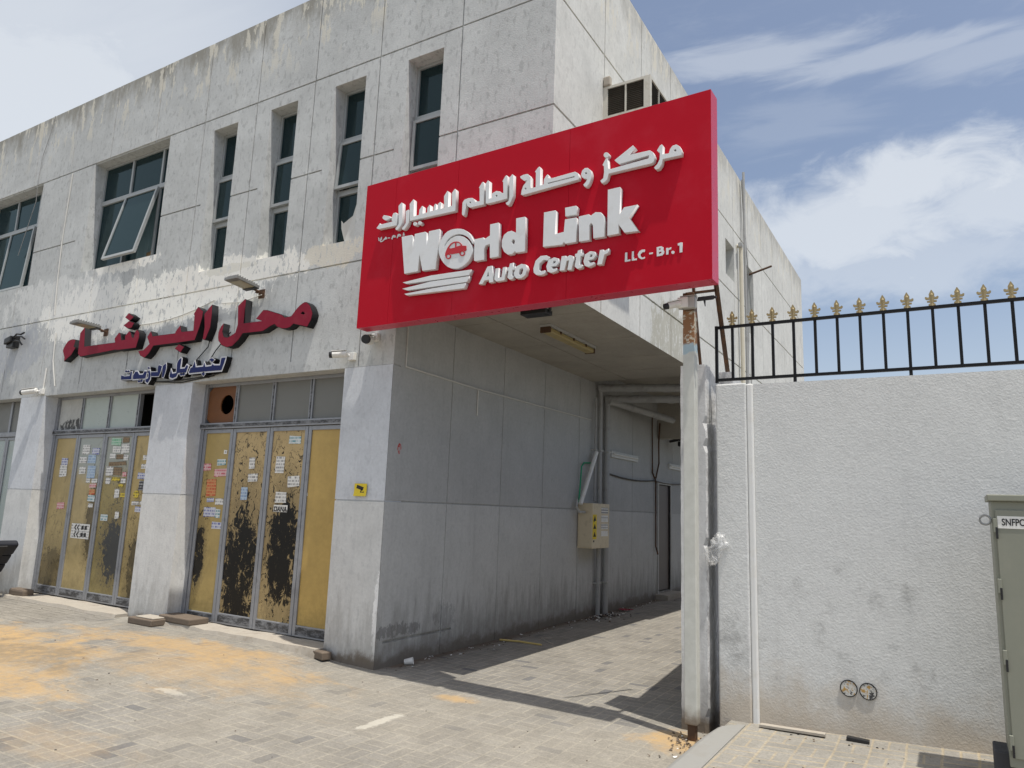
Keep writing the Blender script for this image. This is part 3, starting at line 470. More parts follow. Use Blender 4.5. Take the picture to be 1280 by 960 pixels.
# ------------------------------------------------------------------ the commercial building
XL, XR, YB, ZT = -17., 1.822, 14.3, 8.0
bld = thing('commercial_building', 'two storey grey painted concrete building with tall slit windows over boarded shopfronts', 'building', (-4, 0, 0))
def part(o):                                     # parent under the building, keeping world placement
    o.parent = bld; o.location = o.location - Vector((-4, 0, 0)); return o
G = .020; GD = .022
WIN = [(-9.91, -7.98, 4.97, 6.77), (-6.42, -4.49, 4.97, 6.77), (-13.4, -11.47, 4.97, 6.77), (-3.48, -2.985, 4.56, 6.60), (-2.34, -1.845, 4.56, 6.60), (-1.20, -.705, 4.56, 6.60), (-.07, .43, 4.56, 6.60)]
f = []
for z in (4.29, 6.78): f.append((XL, XR, z-G/2, z+G/2, GD))
for a, b in ((-11.47, -10.05), (-7.98, -6.7), (-4.49, -3.6), (-2.985, -2.46), (-1.845, -1.32), (-.705, -.2), (.43, XR)): f.append((a, b, 5.535-G/2, 5.535+G/2, GD))
for x in (-15.6, -14.4, -13.2, -12, -10.8, -9.55, -8.31, -7.15, -6.02, -4.86, -3.71, -2.625, -1.56, -.5, .67): f.append((x-G/2, x+G/2, 3.07, ZT, GD*.8))
for w in WIN: f.append((*w, .2, True))
part(relief('wall', (XL, XR), (3.065, ZT), f, lambda x, d_, z: (x, d_, z), M_fac, None, void=[(0, XR, 3.065, 3.72)]))
# side wall of the overhanging upper floor
SW = [(6.45, 7.05, 5.78, 6.43), (7.95, 8.55, 5.1, 6.43)]
f = []
for z in (4.28, 5.535, 6.78): f.append((0, YB, z-.014, z+.014, .03))
for k in range(12): f.append((1.2+1.16*k-G/2, 1.2+1.16*k+G/2, 3.72, ZT, GD*.7))
for w in SW: f.append((*w, .2, True))
part(relief('wall', (0, YB), (3.72, ZT), f, lambda y, d_, z: (XR-d_, y, z), M_side, None))
# passage wall
f = [(0, YB, 1.64-.008, 1.64+.008, .01), (0, .12, 3.06-.008, 3.06+.008, .01), (.10, 1.28, .235, .262, .02)]
for y in (1.075, 2.225, 3.355, 4.52, 5.65, 6.77, 7.9, 9.0, 10.1): f.append((y-.006, y+.006, 0, 3.95, .01))
f.append((8.14, 8.86, 0.13, 2.2, .16, True))
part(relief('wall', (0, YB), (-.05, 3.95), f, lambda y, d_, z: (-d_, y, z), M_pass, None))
# soffit with board joints, and the deeper slab behind
f = [(.6-.006, .6+.006, 0, 5, .01)] + [(0, XR, y-.006, y+.006, .01) for y in (1.08, 2.32, 3.4, 4.3)]
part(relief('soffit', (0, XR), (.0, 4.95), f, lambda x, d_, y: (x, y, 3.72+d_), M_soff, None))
bm = BM(); box(bm, 0.003, XR-.22, 4.953, YB, 3.93, 4.1); box(bm, .003, XR-.003, 4.953, 4.99, 3.722, 3.93); box(bm, XR-.22, XR-.003, 4.99, YB, 3.5, 4.1)
box(bm, .003, XR-.22, 8.1, 8.3, 3.1, 3.93)
part(obj('slab', bm, M_soff))
# piers between the shopfronts
def pier(x0, x1, right=True):
    bm = BM(); zt = 3.063
    for a, b in ((-.1, 1.628), (1.642, zt)):
        if x1 == 0:
            v = [bm.verts.new(p) for p in ((x0,.28,a),(x0,0,a),(-.003,0,a),(-.003,0,b),(x0,0,b),(x0,.28,b))]
            bm.faces.new((v[1], v[2], v[3], v[4])); bm.faces.new((v[0], v[1], v[4], v[5]))
        else:
            box(bm, x0, x1, 0, .28, a, b)
    box(bm, x0+.008, x1-.008, .008, .27, 1.62, 1.65)
    part(obj('pier', bm, M_low))
PIERS = [(-.69, 0), (-4.12, -3.33), (-7.63, -6.90), (-11.2, -10.4), (-17, -13.9)]
for a, b in PIERS: pier(a, b)
bm = BM()
for a, b in ((-3.33, -.69), (-6.9, -4.12), (-10.4, -7.63), (-13.9, -11.2)): box(bm, a+.002, b-.002, .003, .5, 3.063, 3.2)
part(obj('lintel', bm, M_fac))
# roof, parapet backs, far walls
bm = BM(); box(bm, XL, XR-.2, .22, YB-.2, 7.55, 7.6); box(bm, XL, XR-.003, .02, .22, 7.5, 7.997); box(bm, XR-.2, XR-.02, .22, YB, 7.5, 7.997); box(bm, XL, XR-.003, YB-.18, YB, 3.73, 7.997); box(bm, XL-.2, XL, .01, YB, -.1, 7.997); box(bm, XL, -.01, YB-.18, YB-.005, -.1, 3.73)
part(obj('roof', bm, M_side))
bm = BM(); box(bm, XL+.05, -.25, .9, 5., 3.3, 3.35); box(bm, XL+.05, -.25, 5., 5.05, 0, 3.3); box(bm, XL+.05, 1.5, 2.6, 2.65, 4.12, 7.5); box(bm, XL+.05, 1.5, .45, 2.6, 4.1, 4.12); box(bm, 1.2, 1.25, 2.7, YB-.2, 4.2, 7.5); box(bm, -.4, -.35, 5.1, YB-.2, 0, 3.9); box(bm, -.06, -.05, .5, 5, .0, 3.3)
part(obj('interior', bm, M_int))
# threshold strip along the shop doors
bm = BM()
def slab_(x0, x1, y0, z1, seed):
    rr = random.Random(seed); n = max(3, int((x1-x0)/.22)); top = []; bot = []
    for i in range(n+1):
        x = x0+(x1-x0)*i/n; y = y0+rr.uniform(-.02, .025); z = z1+rr.uniform(-.008, .006)
        top.append((bm.verts.new((x, y, z)), bm.verts.new((x, .3, z+.005)), bm.verts.new((x, y-.025, gz(x, y)-.03))))
    for A, B in zip(top, top[1:]):
        bm.faces.new((A[0], B[0], B[1], A[1])); bm.faces.new((A[2], B[2], B[0], A[0]))
    bm.faces.new((top[0][2], top[0][0], top[0][1])); bm.faces.new((top[-1][1], top[-1][0], top[-1][2]))
slab_(-3.33, -.69, -.10, .128, 1); slab_(-7.0, -4.12, -.16, .122, 2); slab_(-10.4, -7.63, -.1, .12, 3)
part(obj('threshold', bm, M_conc))

# ---- windows
def window(x0, x1, z0, z1, kind, seed):
    rr = random.Random(seed); Y = .165; fw = .036
    fr = BM(); ww = x1-x0
    box(fr, x0, x0+fw, Y, Y+.06, z0, z1); box(fr, x1-fw, x1, Y, Y+.06, z0, z1); box(fr, x0+fw, x1-fw, Y, Y+.06, z1-fw, z1); box(fr, x0+fw, x1-fw, Y, Y+.06, z0, z0+fw)
    panes = []
    if kind == 'wide':
        zt = z0+(z1-z0)*.655; m1 = x0+ww*.40; m2 = x0+ww*.80
        box(fr, x0+fw, x1-fw, Y-.004, Y+.064, zt-.035, zt+.035)
        for mm in (m1, m2):
            box(fr, mm-.02, mm+.02, Y, Y+.06, zt+.035, z1-fw); box(fr, mm-.02, mm+.02, Y, Y+.06, z0+fw, zt-.035)
        e = [x0+fw, m1-.02, m1+.02, m2-.02, m2+.02, x1-fw]
        for k in range(3):
            panes.append((e[2*k], e[2*k+1], zt+.035, z1-fw))
            if k != 1: panes.append((e[2*k], e[2*k+1], z0+fw, zt-.035))
        sash = (m1-.02, m2+.02, z0+.03, zt-.03)
    else:
        za = z0+(z1-z0)*.675; zb = z0+(z1-z0)*.345
        for zz_ in (za, zb): box(fr, x0+fw, x1-fw, Y-.004, Y+.064, zz_-.035, zz_+.035)
        panes += [(x0+fw, x1-fw, za+.035, z1-fw), (x0+fw, x1-fw, z0+fw, zb-.035)]
        sash = (x0+.02, x1-.02, zb+.03, za-.03)
    fo = part(obj('window', fr, M_walu, None, bevel=.004))
    for p in panes: obj('pane', bx(p[0], p[1], Y+.026, Y+.032, p[2], p[3]), M_glass, fo)
    a, b, c, d_ = sash; ang = {'open': R(12.5), 'ajar': R(3)}.get(('ajar' if -1.3 < x0 < -1 else 'shut') if kind != 'wide' else ('open' if -7 < x0 < -5 else 'ajar'), R(.8))
    if kind == 'wide' and x0 < -9: ang = R(4)
    bm = BM(); w_ = .038; H_ = d_-c
    for q in ((a, a+w_, -H_, 0), (b-w_, b, -H_, 0), (a+w_, b-w_, -w_, 0), (a+w_, b-w_, -H_, -H_+w_)): box(bm, q[0], q[1], -.035, .005, q[2], q[3])
    pb = bx(a+w_, b-w_, -.018, -.012, -H_+w_, -w_)
    for bmx, nm, mt in ((bm, 'sash', M_walu), (pb, 'pane', M_glass)):
        bmesh.ops.rotate(bmx, verts=bmx.verts, cent=(0, 0, 0), matrix=Matrix.Rotation(-ang, 3, 'X'))
        bmesh.ops.translate(bmx, verts=bmx.verts, vec=(0, Y-.008, d_)); obj(nm, bmx, mt, fo)
    # curtain with folds hanging inside
    if kind != 'none':
        cb = BM(); n = 60 if kind == 'wide' else 20; prev = None; ph = rr.uniform(0, 6); skip = (m2-.12, m2+.05) if ang > R(10) else (9, 9)
        for i in range(n+1):
            x = x0+.02+(ww-.04)*i/n; yy = Y+.16+.025*math.sin(i*.9+ph)+.015*math.sin(i*.37+ph*2)
            cur = (cb.verts.new((x, yy, z0-.05)), cb.verts.new((x, yy*1., z1+.05)))
            if prev and not (skip[0] < x < skip[1]): cb.faces.new((prev[0], cur[0], cur[1], prev[1]))
            prev = cur
        obj('curtain', cb, M_curt, fo, smooth=True)
    return fo
for i, w in enumerate(WIN): window(*w, 'wide' if i < 3 else 'slit', 11+i)
for i, (a, b, z0, z1) in enumerate(SW):
    bm = BM()
    for q in ((a, a+.04, z0, z1), (b-.04, b, z0, z1), (a+.04, b-.04, z0, z0+.04), (a+.04, b-.04, z1-.04, z1)): box(bm, XR-.2, XR-.15, *q)
    fo = part(obj('window', bm, M_walu)); obj('pane', bx(XR-.18, XR-.174, a+.04, b-.04, z0+.04, z1-.04), M_glass, fo)

# ---- shopfronts: leaves of aluminium and filmed glass, transom lights above
Y0 = .20
M_tgray = paint('grey_transom_panel', (.17, .17, .155), .45, .08, scale=2, dirtc=(.12, .12, .10))
M_tgreen = paint('pale_transom_glass', (.40, .45, .41), .3, .10, scale=5, dirtc=(.30, .34, .30))
M_tpeel = plaster('peeling_transom_panel', (.50, .50, .47), speck=.3, peels=[(-6.5, 2.62, .3, .09, .9, (.05, .05, .05), 12)], bump=.1)
def leaf(x0, x1, z0, z1, mat, rail=.12, st=.05):
    bm = BM()
    for q in ((x0, x0+st, z0, z1), (x1-st, x1, z0, z1), (x0+st, x1-st, z1-st, z1), (x0+st, x1-st, z0, z0+rail)): box(bm, q[0], q[1], Y0, Y0+.045, q[2], q[3])
    lf = part(obj('door_leaf', bm, M_alu, None, bevel=.004))
    obj('panel', bx(x0+st, x1-st, Y0+.016, Y0+.024, z0+rail, z1-st), mat, lf)
    if rail: 
        b2 = bx(x0+st, x1-st, Y0-.002, Y0-.0005, z0+.02, z0+rail-.015); bmesh.ops.subdivide_edges(b2, edges=b2.edges, cuts=1); obj('kick_strip', b2, M_scuff, lf)
    return lf
def scuff():
    m, t = new_mat('scuffed_kick_strip'); p = t.pos(); n = t.noise(t.scale(p, (1, 1, 2.5)), 6, 9, .8)
    finish(t, t.mix(t.ss(n, .44, .62), (.035, .035, .037), (.22, .225, .235)), .55); return m
M_scuff = scuff()
OCH = (.44, .325, .125)
F1 = [film('door_film', OCH, .97, .92, .34, -3.16, .10, .2), film('door_film', (.50, .37, .18), 1., .75, .78, -2.36, .30, .45), film('door_film', (.50, .37, .18), 1., 1.0, .62, -1.66, .26, .45), film('door_film', (.50, .345, .115), 0, dirt=.10)]
F2 = [film('door_film', (.44, .335, .15), .5, .45, .35, -6.5, .3, .6), film('door_film', (.45, .35, .17), .6, 1.2, .45, -5.6, .12, .5, top_gray=.9), film('door_film', (.34, .27, .11), .95, .86, .42, -5.0, .26, .5, top_gray=.8, bc=(.045, .05, .055)), film('door_film', (.45, .34, .145), .65, .62, .45, -4.42, .2, .55)]
leaves = {}
for n_, edges, films in ((1, [-3.27, -2.70, -2.03, -1.385, -.70], F1), (2, [-6.84, -6.20, -5.49, -4.785, -4.13], F2)):
    bm = BM(); a, b = edges[0], edges[-1]
    box(bm, a-.06, a-.002, Y0-.01, Y0+.07, .12, 3.06); box(bm, a-.06, b+.008, Y0-.025, Y0+.07, 2.475, 2.55); box(bm, a-.002, b+.008, Y0, Y0+.06, 3.02, 3.062)
    mids = edges[1:-1]
    for x in mids: box(bm, x-.03, x+.03, Y0+.001, Y0+.06, 2.55, 3.02)
    part(obj('door_frame', bm, M_alu, None, bevel=.004))
    part(obj('frame_gasket', bx(a-.055, b, Y0-.029, Y0-.0255, 2.495, 2.53), M_scuff))
    for k in range(4): leaves[n_, k] = leaf(edges[k]+.004, edges[k+1]-.004, .14, 2.47, films[k], .12 if (n_, k) != (1, 0) else .10)
    tz0, tz1 = 2.552, 3.02
    for k in range(4):
        x0, x1 = edges[k]+(.03 if k else 0), edges[k+1]-(.03 if k < 3 else 0)
        if n_ == 2 and k == 3: continue                      # the missing light: open and dark
        if n_ == 1 and k == 0:
            bm = BM(); c = ((x0+x1)/2+.10, (tz0+tz1)/2); N = 28; r_ = .125; ring = []; outer = []
            for i in range(N):
                th = 2*math.pi*i/N; dx_, dz_ = math.cos(th), math.sin(th)
                ring.append(bm.verts.new((c[0]+r_*dx_, Y0+.02, c[1]+r_*dz_)))
                s_ = min(((x1-c[0]) if dx_ > 0 else (x0-c[0]))/dx_ if abs(dx_) > 1e-6 else 9, ((tz1-c[1]) if dz_ > 0 else (tz0-c[1]))/dz_ if abs(dz_) > 1e-6 else 9)
                outer.append(bm.verts.new((c[0]+s_*dx_, Y0+.02, c[1]+s_*dz_)))
            for i in range(N): bm.faces.new((ring[i], ring[(i+1) % N], outer[(i+1) % N], outer[i]))
            ex = bmesh.ops.extrude_face_region(bm, geom=list(bm.faces)); bmesh.ops.translate(bm, verts=[v for v in ex['geom'] if isinstance(v, bmesh.types.BMVert)], vec=(0, .018, 0))
            o = part(obj('transom_board', bm, M_wood)); o['label'] = 'plywood transom board with a round hole cut in it'; continue
        mt = M_tgray if n_ == 1 else (M_tpeel if k == 0 else M_tgreen)
        part(obj('transom_light', bx(x0, x1, Y0+.02, Y0+.03, tz0, tz1), mt))
    # slender dark open joints beside the mullions
    for x in mids: part(obj('mullion_gasket', bx(x-.012, x+.008, Y0-.003, Y0+.0005, 2.552, 3.018), M_scuff))
# third shopfront, at the left edge of the picture
M_tglass = paint('pale_door_glass', (.34, .40, .38), .25, .12, scale=3, dirtc=(.3, .26, .16))
bm = BM(); box(bm, -10.34, -10.28, Y0-.01, Y0+.07, .12, 3.06); box(bm, -7.69, -7.632, Y0-.01, Y0+.07, .12, 3.06); box(bm, -10.28, -7.69, Y0-.025, Y0+.07, 2.475, 2.55)
for x in (-9.63, -8.98, -8.33): box(bm, x-.03, x+.03, Y0+.001, Y0+.06, 2.55, 3.06)
part(obj('door_frame', bm, M_alu, None, bevel=.004))
ed = [-10.27, -9.63, -8.98, -8.33, -7.69]
for k in range(4):
    leaf(ed[k]+.004, ed[k+1]-.004, .14, 2.47, M_tglass)
    part(obj('transom_light', bx(ed[k]+.03, ed[k+1]-.03, Y0+.02, Y0+.03, 2.552, 3.055), M_tgray))
# stickers on the door leaves
rs = random.Random(5)
for n_, k, x, z, w, h, c in STICKERS:
    bm = BM(); a = rs.uniform(-.06, .06); ca, sa = math.cos(a), math.sin(a)
    cut = rs.uniform(.0, .18)
    pts = [(-w/2, -h/2), (w/2, -h/2*(1-cut)), (w/2*(1-cut*.5), h/2), (-w/2, h/2)] if c != 'yellow' or h < .07 else [(w/2*math.cos(i*math.pi/8), h/2*math.sin(i*math.pi/8)) for i in range(16)]
    vs = [bm.verts.new((x+px*ca-pz_*sa, Y0+.0105, z+px*sa+pz_*ca)) for px, pz_ in pts]; bm.faces.new(vs)
    ex = bmesh.ops.extrude_face_region(bm, geom=list(bm.faces)); bmesh.ops.translate(bm, verts=[v for v in ex['geom'] if isinstance(v, bmesh.types.BMVert)], vec=(0, .002, 0))
    bmesh.ops.translate(bm, verts=bm.verts, vec=(4+0, 0, 0)); bmesh.ops.translate(bm, verts=bm.verts, vec=(-4, 0, 0))
    obj('sticker', bm, PAPER[c], leaves[n_, k])
o = obj('sticker', bx(-1.86, -1.63, Y0+.009, Y0+.011, 1.475, 1.555), PAPER['white'], leaves[1, 2])
M_ink = paint('black_ink', (.015, .015, .015), .6); M_inkr = paint('red_ink', (.4, .03, .03), .6)
text('sticker_text', 'DANA', .075, (-1.745, Y0+.008, 1.505), M_ink, leaves[1, 2], .0008, bold=.002, align='CENTER')
o = obj('sticker', bx(-6.07, -5.60, Y0+.008, Y0+.010, .965, 1.175), PAPER['white'], leaves[2, 1]); o['label'] = 'white arrow sheet with two rows of black chevrons'
bm = BM()
for zc in (1.12, 1.02):
    for xc in (-5.98, -5.91):
        for s in (1, -1): obox(bm, (xc+.018, Y0+.0072, zc+s*.018), (.024, 0, s*.022), (0, .0006, 0), (-.007, 0, s*.007))
    for xc in (-5.78, -5.70): obox(bm, (xc, Y0+.0072, zc), (.03, 0, .004), (0, .0006, 0), (-.004, 0, .028))
obj('sticker_mark', bm, M_ink, leaves[2, 1])

# ------------------------------------------------------------------ the big red sign
SG = thing('shop_sign', 'large projecting red sign box with raised white Arabic and English car centre lettering', 'sign', (-.1851, -.3951, 3.3719))
SG.rotation_euler = Matrix.Rotation(-.0355, 3, 'Z').__matmul__(Matrix.Rotation(.0036, 3, 'Y')).to_euler()
w_, h_, t_ = 3.6895, 1.5523, .1527
f = [(x-.0015, x+.0015, 0, h_, .003) for x in (.42, 1.22, 2.44)]
bm = BM(); box(bm, .001, w_-.001, .006, t_, .001, h_-.001); obj('sign_box', bm, M_red, SG)
bm_o = relief('sign_face', (0, w_), (0, h_), f, lambda x, d_, z: (x, d_, z), M_red, SG)
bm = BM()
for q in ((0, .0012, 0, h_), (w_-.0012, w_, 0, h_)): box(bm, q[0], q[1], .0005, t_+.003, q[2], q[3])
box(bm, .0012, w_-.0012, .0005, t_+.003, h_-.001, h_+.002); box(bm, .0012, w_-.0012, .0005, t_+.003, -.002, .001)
obj('sign_edge', bm, M_sunlit_edge, SG)
for k in ('arabic', 'main', 'sub', 'stripe'):
    for i, g in enumerate(DATA[k]):
        nm = {'arabic': 'arabic_letter', 'main': 'letter', 'sub': 'small_letter', 'stripe': 'stripe'}[k]
        if k == 'main' and i == 1: nm = 'emblem'
        o = outline(nm, g, .042, M_letter, SG, y=-.05, bev=.0014)[0]
        if nm == 'emblem':
            M_carred = paint('emblem_red', (.50, .006, .015), .4)
            for j, gc in enumerate(DATA['car']): outline('car_mark' if j == 0 else 'car_wheel', gc, .004, M_carred, o, y=-.0545-.0015*(j > 0))
for g in DATA['small']: outline('legend_letter', g, .006, M_letter, SG, y=-.008)
bm = BM()
bm.free()
for x in (.6, 1.5):
    for z in (.25, 1.2): obj('fixing_bracket', bx(x-.03, x+.03, t_+.004, .40, z, z+.06), M_rust, SG)

obj('added_backing_box', bx(.32, 1.94, t_+.005, .372, .09, 1.46), M_gray, SG)  # unseen backing box, added to stop sun leaking between sign and facade
# steel post with the sign, brace rods, junction box
ps = thing('steel_post', 'cream painted square steel post with rusty top under the red sign', 'post', (3.235, -.215, 0))
def postmat():
    m, t = new_mat('post_paint'); p = t.pos(); x, y, z = t.sep(p); n = t.noise(p, 11, 6, .7)
    c = t.mix(t.ss(n, .3, .7), (.50, .50, .45), (.57, .57, .52))
    e = t.m('ADD', z, t.m('MULTIPLY', t.m('SUBTRACT', n, .5), .12))
    c = t.mix(t.ss(e, 2.86, 2.88), c, (.36, .46, .50)); c = t.mix(t.ss(e, 2.93, 2.95), c, (.24, .11, .04))
    c = t.mix(t.m('MULTIPLY', t.ss(n, .52, .56), t.ss(e, 2.93, 2.95)), c, (.50, .46, .36)); c = t.mix(t.ss(e, 3.2, 3.22), c, (.10, .055, .025))
    c = t.mix(t.ss(e, .26, .10), c, (.16, .12, .08))
    finish(t, c, .6, n, .15, .004); return m
obj('post_shaft', bx(-.046, .046, -.045, .045, .11, 3.36), postmat(), ps, bevel=.006)
obj('post_foot', bx(-.028, .028, -.03, .03, -.05, .11), M_rust, ps)
obj('weld_cleat', bx(-.03, .2, -.02, .02, 3.36, 3.371), M_rust, ps)
jb = thing('junction_box', 'grey weathered junction box clamped round the post below the sign', 'junction box', (3.255, -.29, 3.265))
bm = BM(); tube(bm, [(-.065, 0, -.048), (-.065, 0, .048)], .026, 10); box(bm, -.065, .05, -.026, .03, -.048, .046); obj('box_body', bm, M_gray, jb, bevel=.008)
bm = BM(); box(bm, -.07, .055, -.03, .034, .047, .054); obj('box_lid', bm, M_gray, jb)
fin = thing('wifi_antenna', 'small black flat antenna pointing right from the post box', 'antenna', (3.32, -.31, 3.275))
bm = BM(); obox(bm, (.07, 0, .005), (.065, 0, 0), (0, .012, 0), (.004, 0, .016)); obox(bm, (.135, 0, .005), (.02, 0, 0), (0, .008, 0), (0, 0, .010)); obj('antenna_blade', bm, M_black, fin, bevel=.006)
bm = BM(); tube(bm, [(.06, 0, -.01), (.065, 0, -.06)], [.009, .003], 6); obj('antenna_stem', bm, M_black, fin)
rod = obj('brace_rod', tube(BM(), [(3.47, -.36, 3.50), (3.345, .55, 2.73)], .019, 4), M_rust); tag(rod, 'dark rusty steel strut leaning from the sign to the boundary wall top', 'strut')
rod = obj('brace_rod', tube(BM(), [(3.18, -.2, 4.4), (3.08, .63, 2.80)], .014, 6), M_rust); tag(rod, 'thin rusty strut behind the sign tied back to the passage wall', 'strut')

# ------------------------------------------------------------------ gate column, boundary walls, railing
gc = thing('gate_column', 'whitewashed chipped concrete column behind the steel post at the passage mouth', 'column', (3.2, .12, 0))
bm = BM(); rr = random.Random(3); zs_ = [-.05]+[.06*i for i in range(1, 47)]+[2.82]
rings = []
for z in zs_:
    w = .5 if z < 2.7 else 0.1; e = [rr.uniform(-.0025, .0025) for _ in range(4)]
    chip = (.022 if (rr.random() < .12 or z < .14) else 0)
    rings.append([bm.verts.new(p) for p in ((-.115+e[0], -.12, z), (.088+e[1]-chip, -.12, z), (.099+e[1]-chip*.3, -.105+chip, z), (.10+e[2], .25, z), (-.115+e[3], .25, z))])
for A, B in zip(rings, rings[1:]):
    for k in range(5): bm.faces.new((A[k], A[(k+1) % 5], B[(k+1) % 5], B[k]))
bm.faces.new(rings[-1]); obj('shaft', bm, M_col, gc)
pw = thing('passage_wall', 'plain rendered wall running back along the far side of the passage', 'wall', (3.2, 5, 0))
bm = BM(); pts = [(.375, 3.255), (1.2, 3.17), (2.2, 3.07), (4, 2.95), (12, 2.75)]; rows = []
for y, x in pts: rows.append([bm.verts.new((a-3.2, y-5, z)) for a, z in ((x, -.05), (x, 2.82), (x+.16, 2.82), (x+.16, -.05))])
for A, B in zip(rows, rows[1:]):
    for k in range(3): bm.faces.new((A[k], A[k+1], B[k+1], B[k]))
bm.faces.new(rows[0]); bm.faces.new(rows[-1]); obj('render', bm, M_col, pw)
bw = thing('boundary_wall', 'white textured boundary wall under the black railing', 'wall', (8, .1, 0))
obj('wall_panel', bx(-4.34, 6, -.07, .14, 0, 2.64), M_white, bw)
obj('pilaster', bx(-4.625, -4.39, -.11, .14, 0, 2.648), M_white, bw, bevel=.012)
M_bead = paint('white_bead', (.72, .72, .70), .7, .06, dirtc=(.5, .45, .35))
obj('corner_bead', bx(-4.389, -4.341, -.098, .14, 0, 2.642), M_bead, bw, bevel=.012)
rl = thing('railing', 'black steel railing with gold fleur de lis finials along the wall top', 'railing', (3.37, .06, 2.64))
bm = BM(); box(bm, 0, 8.2, -.012, .012, .478, .500); obj('top_rail', bm, M_fence, rl); bm = BM(); box(bm, 0, 8.2, -.012, .012, .042, .064); obj('bottom_rail', bm, M_fence, rl)
obj('end_bar', bx(-.011, .011, -.0115, .0115, .03, .503), M_fence, rl)
half = [(.012, 0), (.030, .006), (.030, .018), (.016, .026), (.014, .038), (.040, .040), (.042, .052), (.016, .058), (.018, .068), (.044, .066), (.056, .076), (.058, .090), (.046, .096), (.040, .088), (.026, .086), (.022, .100), (.024, .118), (.014, .138), (.003, .160)]
fl = half+[(-x, z) for x, z in reversed(half)]
bar0 = obj('bar', bx(-.010, .010, -.0095, .0095, .065, .477), M_fence, rl)
cu = BM(); vs = [cu.verts.new((x, -.010, z)) for x, z in fl]; cu.faces.new(vs); ex = bmesh.ops.extrude_face_region(cu, geom=list(cu.faces)); bmesh.ops.translate(cu, verts=[v for v in ex['geom'] if isinstance(v, bmesh.types.BMVert)], vec=(0, .020, 0))
bmesh.ops.triangulate(cu, faces=[f_ for f_ in cu.faces if len(f_.verts) > 4])
tube(cu, [(0, 0, .0), (0, 0, .03), (0, 0, .075), (0, 0, .11), (0, 0, .155)], [.016, .012, .013, .017, .003], 8)
fin0 = obj('finial', cu, M_gold, bar0, bevel=0); fin0.location = (0, 0, .499); fin0.scale = (.74, .8, .74)
ft0 = obj('foot', bx(-.011, .011, -.010, .010, -.02, .041), M_fence, rl)
for i in range(52):
    x = .129+.1565*i
    b = bar0 if i == 0 else bar0.copy()
    if i:
        link(b, rl); c_ = fin0.copy(); link(c_, b)
    b.location.x = x
    if i in (3, 8, 13, 18, 23, 28):
        q = ft0 if i == 3 else ft0.copy()
        if i != 3: link(q, rl)
        q.location.x = x
def sleeve(x, z, lab):
    s = thing('pipe_sleeve', lab, 'pipe end', (x, .03, z), 'pipe ends low in the boundary wall')
    bm = BM(); n = 24
    A = [[bm.verts.new((r_*math.cos(2*math.pi*k/n), y, r_*math.sin(2*math.pi*k/n))) for k in range(n)] for r_, y in ((.056, .02), (.056, -.010), (.050, -.010), (.050, .012))]
    for P_, Q in zip(A, A[1:]):
        for k in range(n): bm.faces.new((P_[k], P_[(k+1) % n], Q[(k+1) % n], Q[k]))
    obj('rim', bm, M_black, s); bm = BM(); bm.faces.new([bm.verts.new((.051*math.cos(2*math.pi*k/n), -.008, .051*math.sin(2*math.pi*k/n))) for k in range(n)])
    m, t = new_mat('mortar_plug'); p = t.pos(); nn_ = t.noise(p, 26, 5, .75)
    c = t.mix(t.ss(nn_, .54, .58), t.mix(t.ss(nn_, .45, .42), (.55, .54, .50), (.06, .06, .06)), (.42, .25, .07)); finish(t, c, .9, nn_, .6, .01); obj('plug', bm, m, s)
sleeve(4.262, .465, 'left of two capped round pipe ends low in the white wall')
sleeve(4.383, .462, 'right of two capped round pipe ends low in the white wall')
bg_ = BM(); bmesh.ops.create_icosphere(bg_, subdivisions=4, radius=1); rr = random.Random(2)
from mathutils import noise as mn
for v in bg_.verts:
    n_ = mn.noise(v.co*2.1)*.35+mn.noise(v.co*5.)*.25; v.co *= 1+n_
    v.co = Vector((v.co.x*.062+(.03 if v.co.z > .1 else -.012), v.co.y*.045, v.co.z*.115))
m, t = new_mat('clear_plastic_film'); n_ = t.noise(t.pos(), 60, 4, .7); g1 = t.node('ShaderNodeBsdfPrincipled', {'Base Color': (.85, .85, .84, 1), 'Roughness': .15})
tr_ = t.node('ShaderNodeBsdfTransparent', {0: (.97, .97, .97, 1)}); mx = t.node('ShaderNodeMixShader', {0: t.ss(n_, .35, .75, .12, .6), 1: tr_.outputs[0], 2: g1.outputs[0]}); oo = t.node('ShaderNodeOutputMaterial'); t.l.new(mx.outputs[0], oo.inputs[0])
bag = obj('plastic_bag', bg_, m, smooth=True); bag.location = (3.365, -.035, 1.36); tag(bag, 'crumpled clear plastic bag stuck in the gap beside the wall', 'plastic bag')

# service cabinet at the right edge
cb = thing('service_cabinet', 'olive grey steel utility cabinet standing before the white wall', 'utility cabinet', (5.14, -.62, .30))
obj('cabinet_body', bx(0, .95, .0, .30, .0, 1.45), M_cab, cb, bevel=.004)
obj('cabinet_roof', bx(-.018, .97, -.03, .31, 1.45, 1.488), M_cab, cb, bevel=.006)
dr = obj('cabinet_door', bx(.018, .88, -.012, -.001, .05, 1.40), M_cab, cb, bevel=.003)
for z in (.09, .54, .93, 1.27):
    hg = obj('hinge', bx(.004, .024, -.022, -.002, z, z+.08), M_cab, dr, bevel=.003)
    obj('hinge_slot', bx(.014, .025, -.0235, -.013, z-.035, z+.03), M_black, dr)
o = obj('name_plate', bx(.026, .26, -.0150, -.0125, 1.295, 1.365), M_wplastic, dr); text('plate_text', 'SNFPC', .054, (.046, -.0155, 1.329), M_ink, dr, .0006, bold=.0012, sx=.70)
bm = BM(); tube(bm, [(-.033+.027*math.cos(a), -.0, 1.34+.027*math.sin(a)) for a in [2*math.pi*i/20 for i in range(21)]], .006, 8, cap=False); obj('lifting_ring', bm, M_steel, cb)
